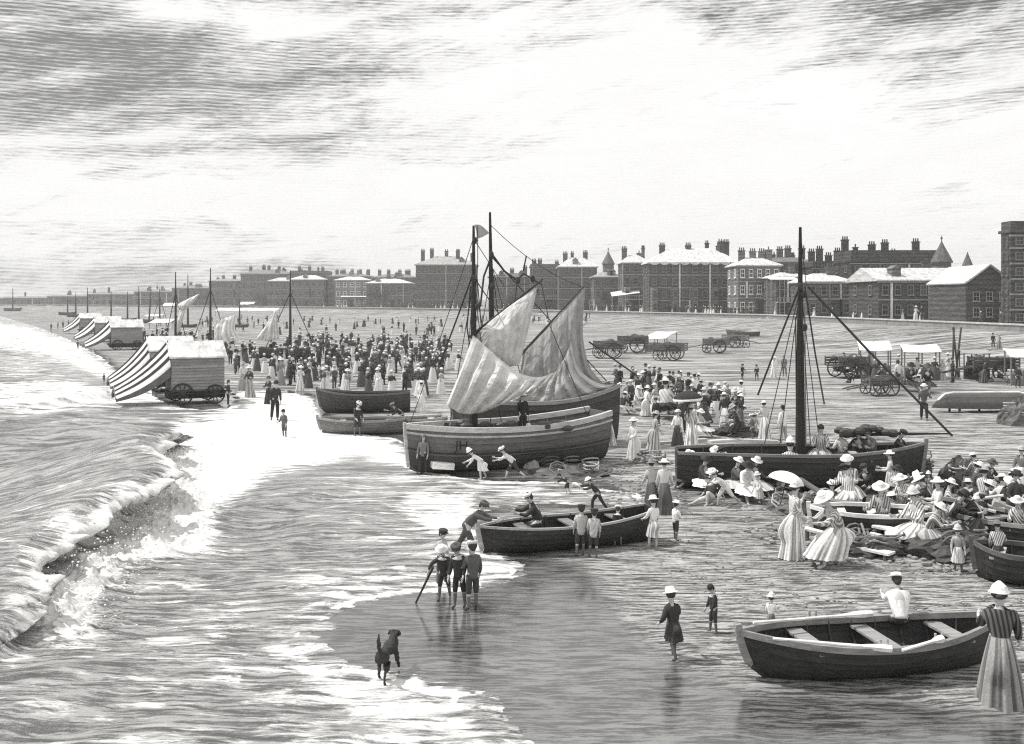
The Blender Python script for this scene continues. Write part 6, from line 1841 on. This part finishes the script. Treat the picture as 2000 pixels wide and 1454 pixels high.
# ------------------------------------------------------------------ seated and standing groups round the smacks, each with clothes of its own
def group_people(n, poly, mind, place, grp, sit=.6):
    xs = [p[0] for p in poly]; ys = [p[1] for p in poly]; c = 0; tr = 0
    while c < n and tr < 4000:
        tr += 1
        x, y = random.uniform(min(xs), max(xs)), random.uniform(min(ys), max(ys))
        if not inside(np.array([x]), np.array([y]), poly)[0]: continue
        p = P(x, y)
        if any((p.x - q[0]) ** 2 + (p.y - q[1]) ** 2 < mind ** 2 for q in PEOPLE_POS): continue
        pale = random.random() < .45; tone_w = 'pale' if pale else 'dark'
        jk = random.uniform(.6, .88) if pale else random.uniform(.04, .12)
        sk = random.uniform(.5, .88) if random.random() < .5 else random.uniform(.05, .2)
        hatw = random.choice(('white', 'white', 'grey', 'dark')); ht = {'white': .85, 'grey': .35, 'dark': .05}[hatw]
        if random.random() < sit:
            kd = random.choice(('lady_sit', 'lady_sit_plain', 'lady_sit_plain', 'boy_sit', 'lady_bench')); who = 'boy' if kd == 'boy_sit' else 'woman'; act = 'seated'
            hh = {'lady_bench': 1.18, 'boy_sit': .72}.get(kd, .92)
        else:
            kd = random.choice(('lady', 'lady_plain', 'man', 'man_load', 'lady_plain', 'girl', 'boy_plain')); who = {'l': 'woman', 'm': 'man', 'g': 'girl', 'b': 'boy'}[kd[0]]; act = 'standing'
            hh = 1.1 if who in ('girl', 'boy') else random.uniform(1.5, 1.68)
        lb = '%s in %s %s with %s hat %s %s' % (who, tone_w, 'shirt' if who in ('man', 'boy') else 'bodice', hatw, act, place)
        person(kd, x, y, 0, random.uniform(-180, 180), lb, jacket=jk, skirt=sk, trousers=random.choice((.05, .08, .3)), hat=ht, h=hh, group=grp)
        c += 1
group_people(30, [(1190, 790), (1260, 760), (1420, 775), (1480, 830), (1470, 862), (1300, 850), (1220, 830)], .62, 'between the two smacks', 'groups between the smacks', .5)
group_people(26, [(1600, 985), (1700, 965), (2000, 985), (2000, 1070), (1850, 1075), (1780, 1030), (1640, 1010)], .55, 'around the white railed boat', 'groups around the white railed boat', .75)
group_people(8, [(1340, 950), (1470, 950), (1480, 985), (1370, 985)], .6, 'before the black smack', 'group before the black smack', .9)
group_people(9, [(1630, 735), (1960, 738), (1960, 765), (1640, 752)], .7, 'in front of the stalls', 'groups in front of the stalls', .7)
# ------------------------------------------------------------------ the dense crowd between the boats and the sails
kinds = [('dark_man', 'man in dark coat and hat in the dense crowd behind the open boats', .36), ('dark_lady', 'woman in dark dress with pale hat in the dense crowd behind the open boats', .26),
         ('mixed_lady', 'woman in dark bodice and pale skirt in the dense crowd behind the open boats', .14), ('grey_man', 'man in grey coat with light hat in the dense crowd behind the open boats', .12),
         ('pale_lady', 'woman in all pale dress in the dense crowd behind the open boats', .07), ('child', 'child in light clothes in the dense crowd behind the open boats', .05)]
def pick():
    x = random.random(); a = 0
    for k in kinds:
        a += k[2]
        if x < a: return k
    return kinds[0]
spots = []
def crowd_label(base, x, y):
    who = base.split(' in the dense')[0]
    row = 'front rows' if y > 750 else ('back rows' if y < 712 else 'middle')
    where = 'by the large bathing machine' if x < 560 else ('below the triangular sail' if x < 670 else ('behind the dark open boat' if x < 780 else 'left of the smack rigging'))
    return who + ', ' + row + ' of crowd ' + where
far = MB()
def far_person(kind, p, h_, face):
    me, ph = TINY[kind]; s = h_ / ph; k = len(far.v); c, sn = math.cos(face), math.sin(face)
    at = me.attributes['tone'].data
    far.v += [(p[0] + s * (v.co.x * c - v.co.y * sn), p[1] + s * (v.co.x * sn + v.co.y * c), p[2] + s * v.co.z) for v in me.vertices]
    far.t += [a.value for a in at]
    for f in me.polygons: far.face([k + i for i in f.vertices])
def scatter(n, poly, mind, group, hp=1.0, lbl=None, join=False):
    c = 0; tries = 0
    xs = [p[0] for p in poly]; ys = [p[1] for p in poly]
    while c < n and tries < n * 40:
        tries += 1
        x, y = random.uniform(min(xs), max(xs)), random.uniform(min(ys), max(ys))
        if not inside(np.array([x]), np.array([y]), poly)[0]: continue
        p = P(x, y)
        if any((p.x - q[0]) ** 2 + (p.y - q[1]) ** 2 < mind ** 2 for q in spots): continue
        if any((p.x - q[0]) ** 2 + (p.y - q[1]) ** 2 < .5 for q in PEOPLE_POS): continue
        spots.append((p.x, p.y))
        kd = pick()
        if join:
            far_person(kd[0], p, random.uniform(1.5, 1.75), random.uniform(0, 6)); c += 1; continue
        hpx = random.uniform(1.5, 1.75) / p.y * F * hp * (.7 if kd[0] == 'child' else 1)
        small_person(kd[0], x, y, hpx, random.uniform(-180, 180), crowd_label(kd[1], x, y) if lbl is None else kd[1].split(' in the dense')[0] + ' ' + lbl, group)
        c += 1
scatter(105, [(560, 690), (700, 682), (860, 694), (884, 745), (860, 775), (800, 780), (760, 775), (600, 764), (560, 755), (500, 730)], .55, 'people in the dense crowd behind the open boats')
scatter(24, [(440, 690), (560, 694), (560, 740), (450, 735)], .6, 'people in the dense crowd behind the open boats')
scatter(150, [(560, 668), (880, 672), (884, 745), (560, 720)], .6, 'g', lbl='x', join=True)
scatter(60, [(250, 655), (440, 660), (440, 708), (300, 700)], .8, 'people among the far machines and boats', lbl='among the far machines and boats', join=True)
scatter(120, [(300, 622), (700, 626), (1160, 616), (1160, 650), (900, 660), (480, 655), (300, 640)], 1.0, 'people strolling at the head of the beach', lbl='strolling at the head of the beach below the town', join=True)
scatter(10, [(880, 700), (1000, 690), (1000, 720), (880, 740)], .8, 'people behind the smack sails', lbl='behind the sails of the beached smacks')
scatter(22, [(1200, 758), (1260, 760), (1400, 790), (1440, 830), (1380, 840), (1240, 800)], .8, 'people among the heaps behind the umbrella', lbl='among the heaps behind the umbrella')
scatter(9, [(1780, 1000), (1960, 985), (1990, 1040), (1830, 1060)], .7, 'people behind the loaded rowing boat', lbl='behind the loaded rowing boat')
scatter(10, [(1630, 728), (1940, 730), (1960, 750), (1640, 746)], .8, 'people around the stalls', lbl='around the white stalls')
# promenade strollers, too far to show more than one piece
def prom_row(n, x0, x1, group, lbl):
    for i in range(n):
        px = x0 + (x1 - x0) * (i + random.uniform(.1, .9)) / n
        D = prom_depth(px) + random.uniform(1.5, 7)
        X = (px - CX) / F * D
        far_person(random.choice(['dark_man', 'dark_lady', 'dark_man', 'pale_lady', 'mixed_lady', 'grey_man']), (X, D, PROM_Z), random.uniform(1.5, 1.75), random.uniform(0, 6))
prom_row(70, 1150, 1480, 'strollers before the long terrace', 'stroller on the promenade in front of the long white roofed terrace')
prom_row(70, 620, 1000, 'strollers before the square hotel', 'stroller on the promenade in front of the square hotel and villas')
prom_row(16, 1500, 1960, 'strollers before the wide hall', 'stroller on the promenade near the villa and the wide hall')
fc = part('distant_crowd', far, 'cloth', None, 1.0, True); fc['kind'] = 'stuff'
tag(fc, 'far crowd of tiny strollers on the promenade and the head of the beach', 'crowd')
for k, x in enumerate((100, 113, 123, 134)):
    small_person('dark_man', x, 645 - 2 * k, 14, 90 * k, 'bather standing in the far shallows beyond the bathing machines', 'far bathers')

# ------------------------------------------------------------------ the dog, trotting away along the foam
def dog():
    p = P(756, 1322)
    t = thing('dog', 'shaggy dark dog trotting over the wet sand with its tail raised', 'dog', p, R(170))
    vs, es, rs = [], [], []
    def add(q, r, par=None):
        vs.append(Vector(q)); rs.append(r)
        if par is not None: es.append((par, len(vs) - 1))
        return len(vs) - 1
    # local: facing -Y
    rump = add((0, .30, .50), .095); loin = add((0, .12, .51), .085, rump); rib = add((0, -.10, .49), .115, loin); che = add((0, -.28, .50), .115, rib)
    nk = add((0, -.41, .58), .07, che); sk = add((0, -.52, .64), .075, nk); mz = add((0, -.62, .59), .045, sk); add((0, -.71, .56), .032, mz)
    for sx in (-1, 1):
        e = add((sx * .07, -.49, .70), .03, sk); add((sx * .115, -.48, .62), .02, e)
        k = add((sx * .09, -.28, .36), .045, che); el = add((sx * .10, -.26 + .06 * sx, .25), .034, k); wr = add((sx * .10, -.28 + .12 * sx, .12), .024, el); add((sx * .10, -.32 + .12 * sx, .025), .028, wr)
        h = add((sx * .09, .27, .38), .065, rump); kn = add((sx * .10, .20 - .09 * sx, .28), .044, h); hk = add((sx * .10, .35 - .14 * sx, .17), .026, kn); ft = add((sx * .10, .33 - .16 * sx, .06), .022, hk); add((sx * .10, .28 - .16 * sx, .022), .028, ft)
    t1 = add((0, .41, .58), .04, rump); t2 = add((.0, .50, .70), .036, t1); t3 = add((.0, .54, .84), .032, t2); add((.0, .50, .96), .018, t3)
    me = skin_mesh('body', vs, es, rs, 2)
    for v in me.vertices:                                    # shaggy coat
        n = fbm(np.array([v.co.x * 22 + v.co.z * 9]), np.array([v.co.y * 22 + v.co.z * 14]), 3)[0] - .5
        v.co += v.normal * n * .07 if v.co.z > .1 else v.normal * 0
    me.materials.append(MAT['fur'])
    add_obj('body', me, t, .045)
    part('nose', MB().ball((0, -.735, .565), .022), 'fur', t, .01)
    for sx in (-1, 1): part('eye', MB().ball((sx * .04, -.59, .655), .013), 'fur', t, .01)
    t.scale = (.8,) * 3
dog()

# ------------------------------------------------------------------ shingle and small litter on the dry sand
pb = MB()
def pebbles(n, poly, r0, r1):
    xs = [p[0] for p in poly]; ys = [p[1] for p in poly]
    k = 0
    while k < n:
        x, y = random.uniform(min(xs), max(xs)), random.uniform(min(ys), max(ys))
        if not inside(np.array([x]), np.array([y]), poly)[0]: continue
        k += 1
        D = H * F / (y - HY); X = (x - CX) / F * D
        r = random.uniform(r0, r1); pb.tone = 1
        pb.ball((X, D, r * .25), r, 5, 3, Matrix.Rotation(random.uniform(0, 6), 3, 'Z'), random.uniform(.8, 1.6), random.uniform(.6, 1), random.uniform(.4, .6))
pebbles(700, [(1250, 1090), (1400, 1000), (2000, 1130), (2000, 1230), (1650, 1220), (1400, 1180)], .012, .04)
pebbles(350, [(1200, 890), (1330, 900), (1340, 1000), (1180, 985), (1100, 950)], .03, .09)
pebbles(500, [(1350, 960), (1560, 960), (2000, 1060), (2000, 1130), (1600, 1110), (1400, 1010)], .03, .11)
po = part('pebbles', pb, 'stone', None, .28); po['kind'] = 'stuff'; tag(po, 'scattered shingle and pebbles on the dry sand', 'pebbles')

# ------------------------------------------------------------------ sea air: the far town fades
hz = MB(); hz.box(-1600, 900, -30, 1700, -2.0, 40)
hm = bpy.data.materials.new('haze'); hm.use_nodes = True; hm.node_tree.nodes.clear()
hn = NT(hm.node_tree); ho = hn.node('ShaderNodeOutputMaterial'); hv = hn.node('ShaderNodeVolumePrincipled')
hv.inputs['Color'].default_value = (.95, .95, .95, 1); hv.inputs['Density'].default_value = 0.0005; hv.inputs['Anisotropy'].default_value = 0.3
hn.t.links.new(hv.outputs[0], ho.inputs['Volume'])
MAT['haze'] = hm
hzo = part('haze', hz, 'haze', None); hzo['kind'] = 'stuff'; tag(hzo, 'pale sea haze over the whole beach and town', 'haze')
for lb_ in [o for o in scene.objects if 'label' in o.keys() and len(o['label'].split()) > 16]: print('LONG', lb_['label'])
